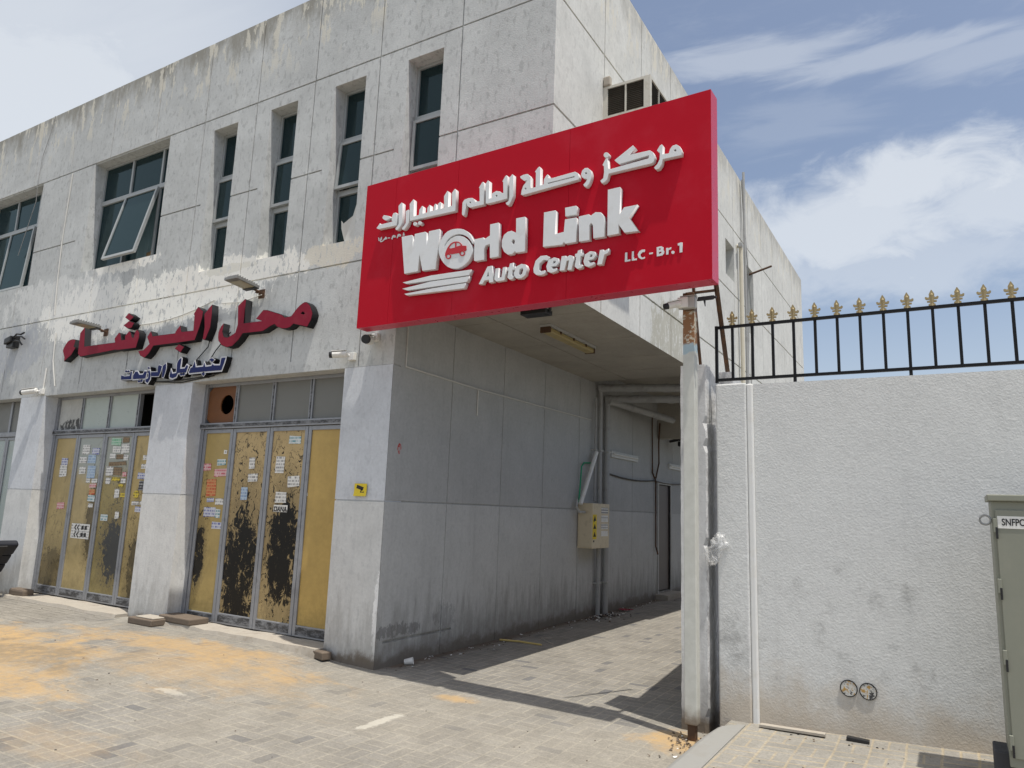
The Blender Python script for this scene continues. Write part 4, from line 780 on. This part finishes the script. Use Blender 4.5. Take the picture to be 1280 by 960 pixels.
obj('plinth', bx(-.07, 1.0, .06, .29, -.14, .06), paint('bitumen_plinth', (.05, .05, .055), .9, .3, bump=.4), cb, bevel=.01)
obj('cabinet_foot', bx(.03, .9, .03, .26, -.14, -.001), M_black, cb)
# ------------------------------------------------------------------ shop lettering on the facade
L1_ = thing('shop_lettering', 'large crimson Arabic letters mounted over the two shopfronts', 'lettering', (-4, 0, 3.7))
def fletter(g, grow_mm, depth, face_m, border_m, root):
    off = Vector((4000, 3700))
    sh = lambda rs_: [[(a+4000, b-3700) for a, b in r_] for r_ in rs_]
    body = outline('letter', sh(grow(g, grow_mm) if grow_mm else g), depth-.004, M_return, root, y=-depth+.004)[0]
    if border_m: outline('letter_border', sh(grow(g, grow_mm)), .0025, border_m, body, y=-depth+.001)
    outline('letter_face', sh(g), .003, face_m, body, y=-depth-(.003 if border_m else 0))
for g in DATA['crimson']: fletter(g, 5, .10, M_crim, None, L1_)
L2_ = thing('shop_lettering', 'small navy Arabic letters with white edges below the crimson lettering', 'lettering', (-4, 0, 3.7))
for g in DATA['blue']: fletter(g, 18 if len(g[0]) > 8 else 10, .085, M_blue, M_wface, L2_)

# ---- floodlights on arms over the lettering
M_lamp = paint('lamp_grey', (.20, .20, .19), .5, .15, dirtc=(.09, .08, .07), dirt=.5)
def flood(name_lab, x, z, tilt, rz):
    r_ = thing('floodlight', name_lab, 'floodlight', (x, 0, z), 'floodlights over the shop lettering'); r_.rotation_euler = (0, 0, rz)
    bm = BM(); box(bm, -.05, .05, -.012, 0, -.06, .05); obj('wall_plate', bm, M_rust, r_)
    bm = BM(); tube(bm, [(0, -.01, -.0), (0, -.06, .015), (-.02, -.14, .03)], .014, 6); obox(bm, (.02, -.05, .0), (.07, 0, -.01), (0, .012, 0), (0, 0, .012)); obj('arm', bm, M_rust, r_)
    c, s = math.cos(tilt), math.sin(tilt); ay = Vector((0, -c, s)); az_ = Vector((0, s, c))
    ctr = Vector((-.02, -.13, .038))+ay*.16
    bm = BM(); obox(bm, ctr, (.115, 0, 0), ay*.165, az_*.018)
    for k in range(9): obox(bm, ctr+az_*.030+ay*(-.14+.035*k), (.10, 0, 0), ay*.004, az_*.010)
    h = obj('lamp_head', bm, M_lamp, r_, bevel=.004)
    bm = BM(); obox(bm, ctr-az_*.0195, (.098, 0, 0), ay*.10, az_*.002); obj('lamp_glass', bm, paint('dusty_lamp_glass', (.36, .33, .22), .3, .2, dirtc=(.12, .10, .06)), h)
    bm = BM(); obox(bm, ctr-az_*.022-ay*.135, (.114, 0, 0), ay*.030, az_*.004); obj('lamp_rim', bm, M_black, h)
flood('grey floodlight on a rusty arm above the right end of the crimson lettering', -2.17, 4.10, R(6), 0)
flood('weathered floodlight on a bent arm above the left end of the crimson lettering', -5.47, 3.93, R(2), R(-3))
bd = thing('lamp_bracket', 'broken black lamp bracket with dangling prongs on the left facade', 'bracket', (-8.08, 0, 4.0))
bm = BM(); box(bm, -.10, .12, -.10, 0, -.10, .09); obox(bm, (.0, -.12, .02), (.1, 0, .02), (0, .02, 0), (0, 0, .05)); obj('bracket_body', bm, M_black, bd, bevel=.012)
bm = BM()
for a, b, c in ((.09, .22, .14), (.05, .26, .03), (-.02, .2, -.06)): tube(bm, [(.06, -.08, a*.6), (.2, -.10, a+.02), (b+.12, -.10, a), (b+.18, -.08, c-.02)], .014, 6)
obj('prong', bm, M_black, bd)

# ---- security cameras
def cctv(lab, loc, aim, L=.16, r_=.036, mount=(.05, 0, 0)):
    t_ = thing('security_camera', lab, 'camera', loc); a = Vector(aim).normalized(); p0 = -a*L*.35; p1 = a*L*.65
    bm = BM(); tube(bm, [p0, p0+a*.01, p1], [r_*.7, r_, r_], 14); obj('camera_body', bm, M_wplastic, t_)
    bm = BM(); tube(bm, [p1+a*.0005, p1+a*.034], [r_*.98, r_*.92], 14); ln = obj('lens_face', bm, M_black, t_)
    bm = BM(); u = Vector((0, 0, 1)); sd_ = a.cross(u).normalized(); obox(bm, a*(L*.22)+u*(r_+.003), a*(L*.5), sd_*r_*.9, u*.003); obj('sun_hood', bm, M_wplastic, t_)
    m_ = Vector(mount); bm = BM(); obox(bm, m_, (.042, 0, 0), (0, .025, 0), (0, 0, .042)); tube(bm, [m_, -a*L*.2], .014, 8); obj('camera_mount', bm, M_wplastic, t_, bevel=.006)
cctv('white bullet camera on the pier left of the far shop doors', (-7.12, -.10, 3.13), (-.9, -.35, -.12), .24, .042, (.14, .075, .0))
cctv('white bullet camera on the lintel beside the right shop doors', (-.66, -.09, 3.20), (-.8, -.55, -.10), .16, .036, (.09, .065, -.02))
cctv('white camera facing forward hung just below the red sign', (-.27, -.10, 3.32), (.35, -1, -.12), .12, .05, (.02, .075, .045))
cctv('white bullet camera on the steel post under the red sign', (3.165, -.34, 3.25), (-.8, -.6, -.28), .11, .026, (.045, .035, .015))
bm = BM(); tube(bm, [(-6.985, -.012, 3.12), (-6.975, -.012, 3.50)], .011, 6); o = obj('conduit', bm, M_wplastic); tag(o, 'short white conduit rising from the left pier camera', 'conduit')

# ---- cctv warning plate
cs = thing('warning_plate', 'small yellow plate with a black camera picture on the corner pier', 'sign', (-.325, -.004, 1.745))
bm = BM(); n = 6; pr = None
for i in range(n+1):
    z = -.065+.13*i/n; yy = -.012-.03*(max(0, .4-i/n))**1.2
    cur = (bm.verts.new((-.085, yy, z)), bm.verts.new((.085, yy, z)), bm.verts.new((.085, yy+.003, z)), bm.verts.new((-.085, yy+.003, z)))
    if pr:
        for k in range(4): bm.faces.new((pr[k], pr[(k+1) % 4], cur[(k+1) % 4], cur[k]))
    pr = cur
obj('plate', bm, M_yellow, cs)
bm = BM(); obox(bm, (-.005, -.0135, .022), (.045, 0, -.012), (0, .001, 0), (.005, 0, .017)); obox(bm, (.012, -.0135, -.012), (.008, 0, .022), (0, .001, 0), (.006, 0, -.003)); obox(bm, (.035, -.0135, -.028), (.018, 0, .004), (0, .001, 0), (-.002, 0, .008)); obj('camera_picture', bm, M_ink, cs)

# ---- passage fittings
fx = thing('ceiling_light', 'yellowed fluorescent batten light fixed under the passage soffit', 'lamp', (1.05, 2.0, 3.72))
obj('light_base', bx(-.075, .075, -.62, .62, -.035, -.002), M_gray, fx)
obj('diffuser', bx(-.06, .06, -.60, .60, -.095, -.036), M_tube, fx, bevel=.015)
for y in (-.61, .605): obj('end_cap', bx(-.066, .066, y-.012, y+.012, -.098, -.03), M_rust, fx)
for y in (-.35, 0, .35): obj('light_clip', bx(.0605, .070, y-.015, y+.015, -.065, -.02), M_rust, fx)
bf = thing('spotlight', 'flat black spotlight under the soffit just behind the red sign', 'floodlight', (1.33, .66, 3.66))
bm = BM(); box(bm, -.15, .15, -.08, .08, -.05, .0); obj('lamp_head', bm, M_black, bf, bevel=.006); bm = BM(); box(bm, -.02, .02, -.02, .02, 0, .058); obj('lamp_stem', bm, M_black, bf)
obj('lamp_yoke', [box(b_, x-.008, x+.008, -.02, .02, -.03, .03) for b_ in [BM()] for x in (-.16, .16)][-1], M_black, bf)
cab_ = obj('conduit', tube(BM(), [(.011, .19, 3.70), (.011, .19, 3.07), (.011, 1.6, 3.05), (.011, 3.4, 3.065), (.011, 4.93, 3.08)], .010, 6), M_cond); tag(cab_, 'white surface conduit running level along the passage wall', 'conduit')
cab_ = obj('conduit', tube(BM(), [(.0115, 1.6, 3.035), (.0115, 1.6, 2.72)], .009, 6), M_cond); tag(cab_, 'short white conduit dropping from the level one in the passage', 'conduit')
for lab, y, r_, z1, z0, mt in (('thin dark riser pipe left of the passage pipe group', 4.98, .018, 3.45, 1.78, M_pipe), ('grey riser pipe at the middle of the passage pipe group', 5.16, .038, 3.7, .0, M_pipe), ('fat grey drain pipe at the right of the passage pipe group', 5.44, .05, 3.52, .0, M_pipe)):
    p_ = thing('riser_pipe', lab, 'pipe', (.07, y, 0), 'riser pipes on the passage wall'); obj('pipe_run', tube(BM(), [(0, 0, z0), (0, 0, z1)], r_, 12), mt, p_)
    for z in (2.6, 1.4, .5):
        if z0 < z < z1: obj('pipe_clamp', bx(-.068, r_+.006, -r_-.006, r_+.006, z-.012, z+.012), M_gray, p_)
for lab, x0, y0, z0, x1, y1, z1, r_ in (('upper grey drain pipe crossing under the passage ceiling', .1, 5.16, 3.64, 1.6, 5.25, 3.57, .062), ('middle grey drain pipe crossing under the passage ceiling', .1, 5.44, 3.50, 1.6, 5.45, 3.42, .060), ('lowest grey drain pipe slanting back under the passage ceiling', .12, 5.44, 3.46, .55, 7.4, 3.36, .060)):
    p_ = thing('drain_pipe', lab, 'pipe', (x0, y0, z0), 'drain pipes under the passage ceiling'); a = Vector((x1-x0, y1-y0, z1-z0))
    obj('pipe_run', tube(BM(), [(0, 0, 0), a], r_, 14), M_pipe, p_)
    for k in (0., .33, .72): obj('pipe_collar', tube(BM(), [a*k-a.normalized()*.05, a*k+a.normalized()*.05], r_+.008, 14), M_pipe, p_)
eb = thing('meter_box', 'cream electric meter box with yellow hazard strip on the passage pipes', 'electric box', (.13, 4.72, 1.40))
obj('box_body', bx(-.12, .13, -.22, .42, -.34, .34), M_ebox, eb, bevel=.006)
obj('box_door', bx(-.10, .12, -.232, -.221, -.32, .32), M_ebox, eb, bevel=.003)
obj('hazard_strip', bx(.1305, .133, -.215, -.07, -.20, .17), M_yellow, eb); bm = BM()
for k in range(3):
    zc = .11-.12*k; vs = [bm.verts.new((.1338, y, z)) for y, z in ((-.195, zc-.035), (-.09, zc-.035), (-.143, zc+.045))]; bm.faces.new(vs)
obj('hazard_mark', bm, M_ink, eb)
bm = BM()
for z0, z1 in ((.19, .28), (.06, .16), (-.05, .03), (-.16, -.08)): box(bm, .1305, .1325, .10, .36, z0, z1)
obj('notice', bm, PAPER['white'], eb); bm = BM(); tube(bm, [(.131, -.17, .07), (.136, -.17, .07)], .014, 8); tube(bm, [(.131, -.17, -.23), (.136, -.17, -.23)], .016, 8); obj('lock', bm, M_black, eb)
tb = obj('cardboard_tube', tube(BM(), [(.10, 4.96, 2.56), (.10, 4.40, 1.72)], .034, 10), M_wplastic); tag(tb, 'white tube leaning beside the meter box on the passage wall', 'tube')
gh = obj('green_hose', tube(BM(), [(.06, 4.42, 1.75), (.07, 4.44, 2.0), (.06, 4.50, 2.30), (.06, 4.58, 2.36), (.05, 4.7, 2.37), (.04, 4.92, 2.38)], .013, 8), M_green); tag(gh, 'thin green hose hooked on the passage wall above the meter box', 'hose')
fc = obj('flexible_conduit', tube(BM(), [(.06, 4.36, 1.78), (.08, 4.30, 1.68), (.10, 4.36, 1.60), (.14, 4.48, 1.60)], .02, 8), M_gray); tag(fc, 'grey flexible conduit looping into the meter box side', 'conduit')
for y0, y1, lab in ((5.72, 6.95, 'long white tube light fitting on the passage wall beyond the pipes'), (8.72, 9.7, 'far white tube light fitting on the passage wall past the door')):
    q = thing('tube_light', lab, 'lamp', (0, (y0+y1)/2, 2.60), 'tube lights on the passage wall'); L = (y1-y0)/2
    obj('fitting', bx(.0, .04, -L, L, -.055, .05), M_cond, q); obj('tube', tube(BM(), [(.055, -L+.05, -.0), (.055, L-.05, 0)], .014, 8), M_wplastic, q)
cbm = tube(BM(), [(.02, 5.5, 2.26)]+sag((.02, 5.6, 2.26), (.02, 7.85, 2.25), .05)[1:]+sag((.02, 7.9, 2.25), (.03, 9.6, 2.27), .03), .014, 6); cbl = obj('cable', cbm, M_black); tag(cbl, 'thick dark cable sagging along the passage wall at door head height', 'cable')
vp = obj('cable', tube(BM(), [(.03, 7.72, 3.6), (.03, 7.74, 2.4), (.03, 7.93, 2.25), (.03, 7.94, 1.0), (.05, 8.0, .85)], .016, 6), M_rust); tag(vp, 'brown cable dropping beside the passage door', 'cable')
vp = obj('cable', tube(BM(), [(.05, 8.1, 3.4), (.07, 7.98, 3.0), (.05, 8.05, 2.6), (.04, 7.9, 2.3)], .016, 6), M_rust); tag(vp, 'bundle of rusty cables hanging above the passage door', 'cable')
pd = part(obj('side_door', bx(-.07, -.03, 8.145, 8.855, .15, 2.19), paint('side_door_brown', (.17, .15, .135), .6, .15)))
bm = BM()
for q in ((8.10, 8.14, .08, 2.26), (8.86, 8.90, .08, 2.26), (8.14, 8.86, 2.2, 2.26)): box(bm, -.1, .02, *q)
part(obj('side_door_frame', bm, M_gray)); part(obj('side_step', bx(.0, .25, 8.0, 9.0, -.02, .10), M_conc))
hl = thing('wall_lamp', 'dark wall lamp bracket hanging beyond the passage door', 'lamp', (.03, 8.75, 3.1))
bm = BM(); tube(bm, [(0, 0, 0), (.3, 0, .06), (.5, 0, 0)], .03, 6); obj('lamp_arm', bm, M_black, hl); bm = BM(); obox(bm, (.42, 0, -.06), (.2, 0, 0), (0, .15, 0), (0, 0, .05)); obj('lamp_head', bm, M_black, hl, bevel=.01)

# ---- side wall fittings
ac = thing('air_conditioner', 'old cream window air conditioner jutting from the upper side wall', 'air conditioner', (1.822, 1.17, 5.93))
bm = BM(); X1, Y1, Z1 = .56, .62, .43
for q in ((0, .055, 0, .03, 0, Z1), (X1-.075, X1, 0, .03, 0, Z1), (.055, X1-.075, 0, .03, Z1-.03, Z1), (.055, X1-.075, 0, .03, 0, .065), (.262, .280, .002, .03, .065, Z1-.03)): box(bm, *q)
for q in ((X1-.03, X1, .03, .05, 0, Z1), (X1-.03, X1, Y1-.04, Y1, 0, Z1), (X1-.03, X1, .05, Y1-.04, Z1-.03, Z1), (X1-.03, X1, .05, Y1-.04, 0, .05), (X1-.027, X1-.003, .29, .305, .05, Z1-.03)): box(bm, *q)
box(bm, 0, X1-.03, .03, Y1, Z1-.012, Z1-.002); box(bm, 0, X1-.03, .03, Y1, .002, .012)
obj('casing', bm, M_ac, ac); bm = BM(); box(bm, .05, X1-.05, .06, Y1-.03, .02, Z1-.02); obj('coil', bm, M_black, ac)
bm = BM()
for k in range(15):
    z = .075+.0225*k; obox(bm, (.1585, .022, z), (.1035, 0, 0), (0, .010, -.006), (0, .0008, .0015)); obox(bm, (.3825, .022, z), (.1025, 0, 0), (0, .010, -.006), (0, .0008, .0015)); obox(bm, (X1-.018, .17, z), (.008, 0, -.005), (0, .118, 0), (.001, 0, .0015)); obox(bm, (X1-.018, .44, z), (.008, 0, -.005), (0, .134, 0), (.001, 0, .0015))
obj('louvre', bm, paint('louvre_dark', (.045, .04, .03), .5, .3), ac); obj('foam_packing', bx(.005, .09, -.02, .05, Z1+.003, Z1+.12), M_conc, ac, bevel=.015)
pp = thing('downpipe', 'yellowed downpipe on the sunlit side wall', 'pipe', (1.89, 7.28, 3.0)); obj('pipe_run', tube(BM(), [(0, 0, 0), (0, 0, 3.50), (-.03, 0, 3.55), (-.07, 0, 3.56)], .036, 10), paint('yellowed_pipe', (.62, .57, .45), .6, .1), pp); obj('pipe_head', tube(BM(), [(0, -.02, 3.54), (.02, -.14, 3.53)], .04, 10), M_gray, pp)
pl_ = obj('antenna_pole', tube(BM(), [(1.90, 7.55, 3.0), (1.90, 7.55, 8.12)], .024, 8), M_pipe); tag(pl_, 'thin dark pole standing against the side wall past the parapet', 'pole')
for k, (dy, lab) in enumerate(((.22, 'cable hanging loosely beside the side wall pole'), (.5, 'slack cable bowing away from the side wall pole'))):
    q = obj('cable', tube(BM(), [(1.85, 7.6, 8.0), (1.88, 7.62+dy*.3, 6.6), (1.88, 7.6+dy, 5.4), (1.87, 7.6+dy*.6, 3.2)], .012, 6), M_pipe); tag(q, lab, 'cable')
q = obj('steel_bracket', tube(BM(), [(1.80, 8.2, 6.28), (2.25, 8.2, 6.40)], .02, 6), M_rust); tag(q, 'short dark steel arm sticking out by the far side window', 'bracket')
# ---- facade cables
for pts, r_, mt, lab in (([(-7.93, -.01, 8.0), (-8.0, -.02, 7.6), (-8.12, -.02, 7.3), (-8.15, -.02, 6.85), (-8.2, .02, 6.5), (-8.6, .05, 5.6)], .0055, M_pipe, 'black cable hanging from the parapet over the left window'),
        ([(-7.06, -.012, 6.75), (-7.08, -.012, 5.6), (-7.04, -.012, 4.9), (-6.98, -.012, 4.35)], .009, M_cond, 'pale cable running down between the two wide windows'),
        ([(-6.86, -.012, 4.05), (-6.80, -.02, 3.6), (-6.66, -.012, 3.2)], .008, M_cond, 'white cable loop left of the crimson lettering'),
        ([(-3.02, -.02, 3.72), (-3.06, -.03, 3.50), (-3.3, -.02, 3.33)], .007, M_black, 'thin black wire between the lettering rows at left'),
        ([(-2.66, -.02, 3.66), (-2.9, -.03, 3.44), (-3.05, -.02, 3.28)], .007, M_black, 'thin black wire between the lettering rows at right'),
        (sag((-4.95, -.015, 3.98), (-3.05, -.015, 4.12), .09), .007, M_cond, 'pale wire sagging behind the crimson lettering'),
        ([(-2.9, -.02, 4.06), (-2.5, -.015, 4.03), (-2.15, -.02, 4.08)], .006, M_cond, 'short pale wire feeding the right floodlight'),
        (sag((-4.3, -.03, 3.12), (-2.75, -.03, 3.14), .03), .008, M_black, 'dark wire under the navy lettering'),
        ([(-4.1, -.012, 3.11), (-3.55, .0-.012, 3.07), (-2.9, -.012, 3.12)], .007, M_black, 'dark wire across the top of the middle pier')):
    q = obj('cable', tube(BM(), pts, r_, 6), mt); tag(q, lab, 'cable')

# ------------------------------------------------------------------ things on the ground
st = thing('step_block', 'brown concrete block used as a step by the middle pier', 'block', (-3.42, -.12, .085))
bm = BM(); box(bm, -.25, .22, -.16, .10, 0, .075); obj('block_body', bm, M_brick, st, bevel=.012); obj('block_cap', bx(-.16, .19, -.12, .07, .076, .090), M_conc, st, bevel=.006)
st = obj('step_slab', bx(-.3, .32, -.10, .16, 0, .07), M_brick, bevel=.012); st.location = (-3.05, .0, .13); st.rotation_euler = (0, 0, R(-2)); tag(st, 'dirty slab lying on the threshold beside the brown step block', 'slab')
st = obj('loose_brick', bx(-.10, .09, -.055, .055, 0, .075), M_brick, bevel=.01); st.location = (-.62, -.08, .04); st.rotation_euler = (0, 0, R(-14)); tag(st, 'loose brown brick at the foot of the corner pier', 'brick')
st = obj('rubble_block', bx(-.22, .2, -.08, .08, 0, .11), M_brick, bevel=.03); st.location = (-6.72, -.02, .10); tag(st, 'dirty mortar lump beside the left shop door sill', 'rubble')
cup = thing('paper_cup', 'crushed white cup on the paving by the corner pier', 'cup', (.1, .42, .035)); cup.rotation_euler = (0, R(80), R(30))
bm = BM(); tube(bm, [(0, 0, -.045), (0, 0, .045)], [.026, .037], 14, cap=False); obj('cup_wall', bm, M_wplastic, cup); bm = BM(); tube(bm, [(0, 0, -.046), (0, 0, -.042)], .0265, 14); obj('cup_base', bm, M_wplastic, cup)
rw = BM(); rr = random.Random(9)
for k in range(7): obox(rw, (rr.uniform(-.12, .12), rr.uniform(-.06, .06), .02), (rr.uniform(.03, .06), 0, rr.uniform(-.02, .02)), (0, rr.uniform(.02, .04), 0), (0, 0, .004))
q = obj('wrapper', rw, paint('red_wrapper', (.35, .02, .05), .5)); q.location = (.26, 6.0, .01); tag(q, 'red wrapper on the ground at the passage wall foot', 'litter')
rw = BM(); obox(rw, (0, 0, .006), (.05, 0, 0), (.01, .025, 0), (0, 0, .002)); obox(rw, (.03, .02, .01), (.02, .01, .005), (.0, .02, 0), (0, 0, .002)); q = obj('wrapper', rw, paint('red_wrapper', (.35, .03, .06), .5)); q.location = (2.1, -2.22, .002); q.rotation_euler = (0, 0, R(30)); tag(q, 'tiny crumpled red wrapper on the front paving', 'litter')
q = obj('yellow_strap', tube(BM(), [(.09, 2.2, .02), (.3, 2.3, .012), (.62, 2.30, .01)], .012, 5), paint('yellow_strap', (.6, .45, .15), .6)); tag(q, 'thin yellow packing strap lying in the shaded passage', 'strap')
q = obj('white_strap', tube(BM(), [(.5, 2.8, .01), (.46, 2.6, .03), (.62, 2.5, .01), (.70, 2.45, .01)], .006, 5), M_conc); tag(q, 'curled pale strap lying beside the yellow strap', 'strap')
# grit and small litter swept against the walls
bm = BM(); rr = random.Random(21)
def pebble(x, y, z, s, mi):
    vs = [Vector((rr.uniform(-1, 1), rr.uniform(-1, 1), rr.uniform(-.3, .8)))*s for _ in range(7)]
    vv = [bm.verts.new(Vector((x, y, z))+v) for v in vs]; h = bmesh.ops.convex_hull(bm, input=vv)
    for f_ in {f_ for v in vv if v.is_valid for f_ in v.link_faces}: f_.material_index = mi
    bmesh.ops.delete(bm, geom=[g for g in h['geom_interior'] if isinstance(g, bmesh.types.BMVert)], context='VERTS')
for _ in range(260): pebble(abs(rr.gauss(0, .10))+.02, rr.uniform(.1, 9), .0, rr.uniform(.006, .018), rr.choice((0, 0, 0, 1)))
for _ in range(120): pebble(.12+abs(rr.gauss(0, .12)), rr.gauss(5.15, .28), .01, rr.uniform(.010, .030), rr.choice((0, 0, 1, 2)))
for _ in range(140): pebble(3.28+rr.gauss(0, .10), -.28+rr.gauss(0, .16), .005, rr.uniform(.005, .018), rr.choice((0, 0, 0, 0, 0, 1)))
for _ in range(170): pebble(rr.uniform(-9, 3), rr.uniform(-3.5, -.2), .0, rr.uniform(.003, .010), rr.choice((0, 0, 2)))
for v in bm.verts: v.co.z += gz(v.co.x, v.co.y)
for _ in range(60):
    x = rr.uniform(3.6, 5.6); pebble(x, rr.choice((-.1-abs(rr.gauss(0, .08)), rr.uniform(-1.4, -.1))), pz(x), rr.uniform(.004, .012), rr.choice((0, 0, 2)))
o = obj('grit', bm, [M_brick, M_wplastic, M_black]); o['kind'] = 'stuff'
# mortar fillets and flakes at the foot of the white wall
q = obj('mortar_strip', [obox(b_, (3.90, -.085, .158), (.22, -.02, .010), (0, .028, 0), (0, 0, .008)) for b_ in [BM()]][-1], M_conc); tag(q, 'pale loose mortar strip at the white wall foot by the pilaster', 'mortar')
q = obj('roof_felt_scrap', [obox(b_, (4.32, -.10, .17), (.07, -.01, 0), (0, .025, 0), (0, 0, .012)) for b_ in [BM()]][-1], M_black, bevel=.004); tag(q, 'dark flat scrap lying at the white wall foot', 'scrap')

# ---- reclining black office chair against the far left pier
ch = thing('office_chair', 'black padded chair tipped back beside the left pier', 'chair', (-7.5, -.38, .085))
bk = BM(); a = Vector((.47, 0, .50)).normalized(); nr = Vector((-.73, 0, .68)); c0 = Vector((.56, .0, .57))
for k, (u_, l_) in enumerate(((-.21, .09), (-.02, .095), (.19, .11))): obox(bk, c0+a*u_, a*l_, (0, .23, 0), nr*(.05 if k < 2 else .055))
obj('backrest', bk, M_navy, ch, bevel=.03); bm = BM(); obox(bm, c0-nr*.075, a*.30, (0, .06, 0), nr*.012); obj('back_spine', bm, M_black, ch)
obj('seat', bx(-.28, .27, -.24, .24, .33, .42), M_navy, ch, bevel=.03); obj('gas_column', tube(BM(), [(0, 0, .08), (0, 0, .33)], .03, 10), M_black, ch)
bm = BM()
for k in range(5):
    th = 2*math.pi*k/5+.3; tube(bm, [(0, 0, .10), (.28*math.cos(th), .28*math.sin(th), .065)], [.03, .02], 6)
obj('star_base', bm, M_black, ch)
for k in range(5):
    th = 2*math.pi*k/5+.3; obj('caster', tube(BM(), [(.29*math.cos(th)-.02, .29*math.sin(th), .03), (.29*math.cos(th)+.02, .29*math.sin(th), .03)], .03, 10), M_black, ch)
for s in (-1, 1): obj('armrest', tube(BM(), [(.2, s*.27, .35), (.18, s*.28, .56), (-.15, s*.28, .56), (-.18, s*.27, .36)], .02, 8), M_black, ch)

# ---- torn white sheet caught in the fourth slit window, crumpled paper in the open casement
bm = BM(); rr = random.Random(4)
P_ = [(-.70, 5.17), (-.72, 4.95), (-.80, 4.88), (-.93, 4.80), (-.96, 4.84), (-.97, 4.75), (-.86, 4.74), (-.83, 4.66), (-.93, 4.60), (-.98, 4.52), (-.95, 4.50), (-.85, 4.56), (-.80, 4.50), (-.70, 4.50)]
vs = [bm.verts.new((x, .06+rr.uniform(-.03, .03), z)) for x, z in P_]; bm.faces.new(vs); bmesh.ops.triangulate(bm, faces=bm.faces)
ex = bmesh.ops.extrude_face_region(bm, geom=list(bm.faces)); bmesh.ops.translate(bm, verts=[v for v in ex['geom'] if isinstance(v, bmesh.types.BMVert)], vec=(0, .004, 0))
q = obj('torn_sheet', bm, M_cond); tag(q, 'torn white sheet hanging in the lower right of the slit window beside the red sign', 'sheet')
bm = BM(); bmesh.ops.create_icosphere(bm, subdivisions=3, radius=1)
for v in bm.verts: v.co *= 1+mn.noise(v.co*2.)*.5; v.co = Vector((v.co.x*.14, v.co.y*.08, v.co.z*.15))
q = obj('paper_bag', bm, paint('brown_paper', (.30, .20, .10), .8, .3)); q.location = (-5.0, .30, 5.10); tag(q, 'crumpled brown paper bag on the sill of the open casement window', 'paper bag')
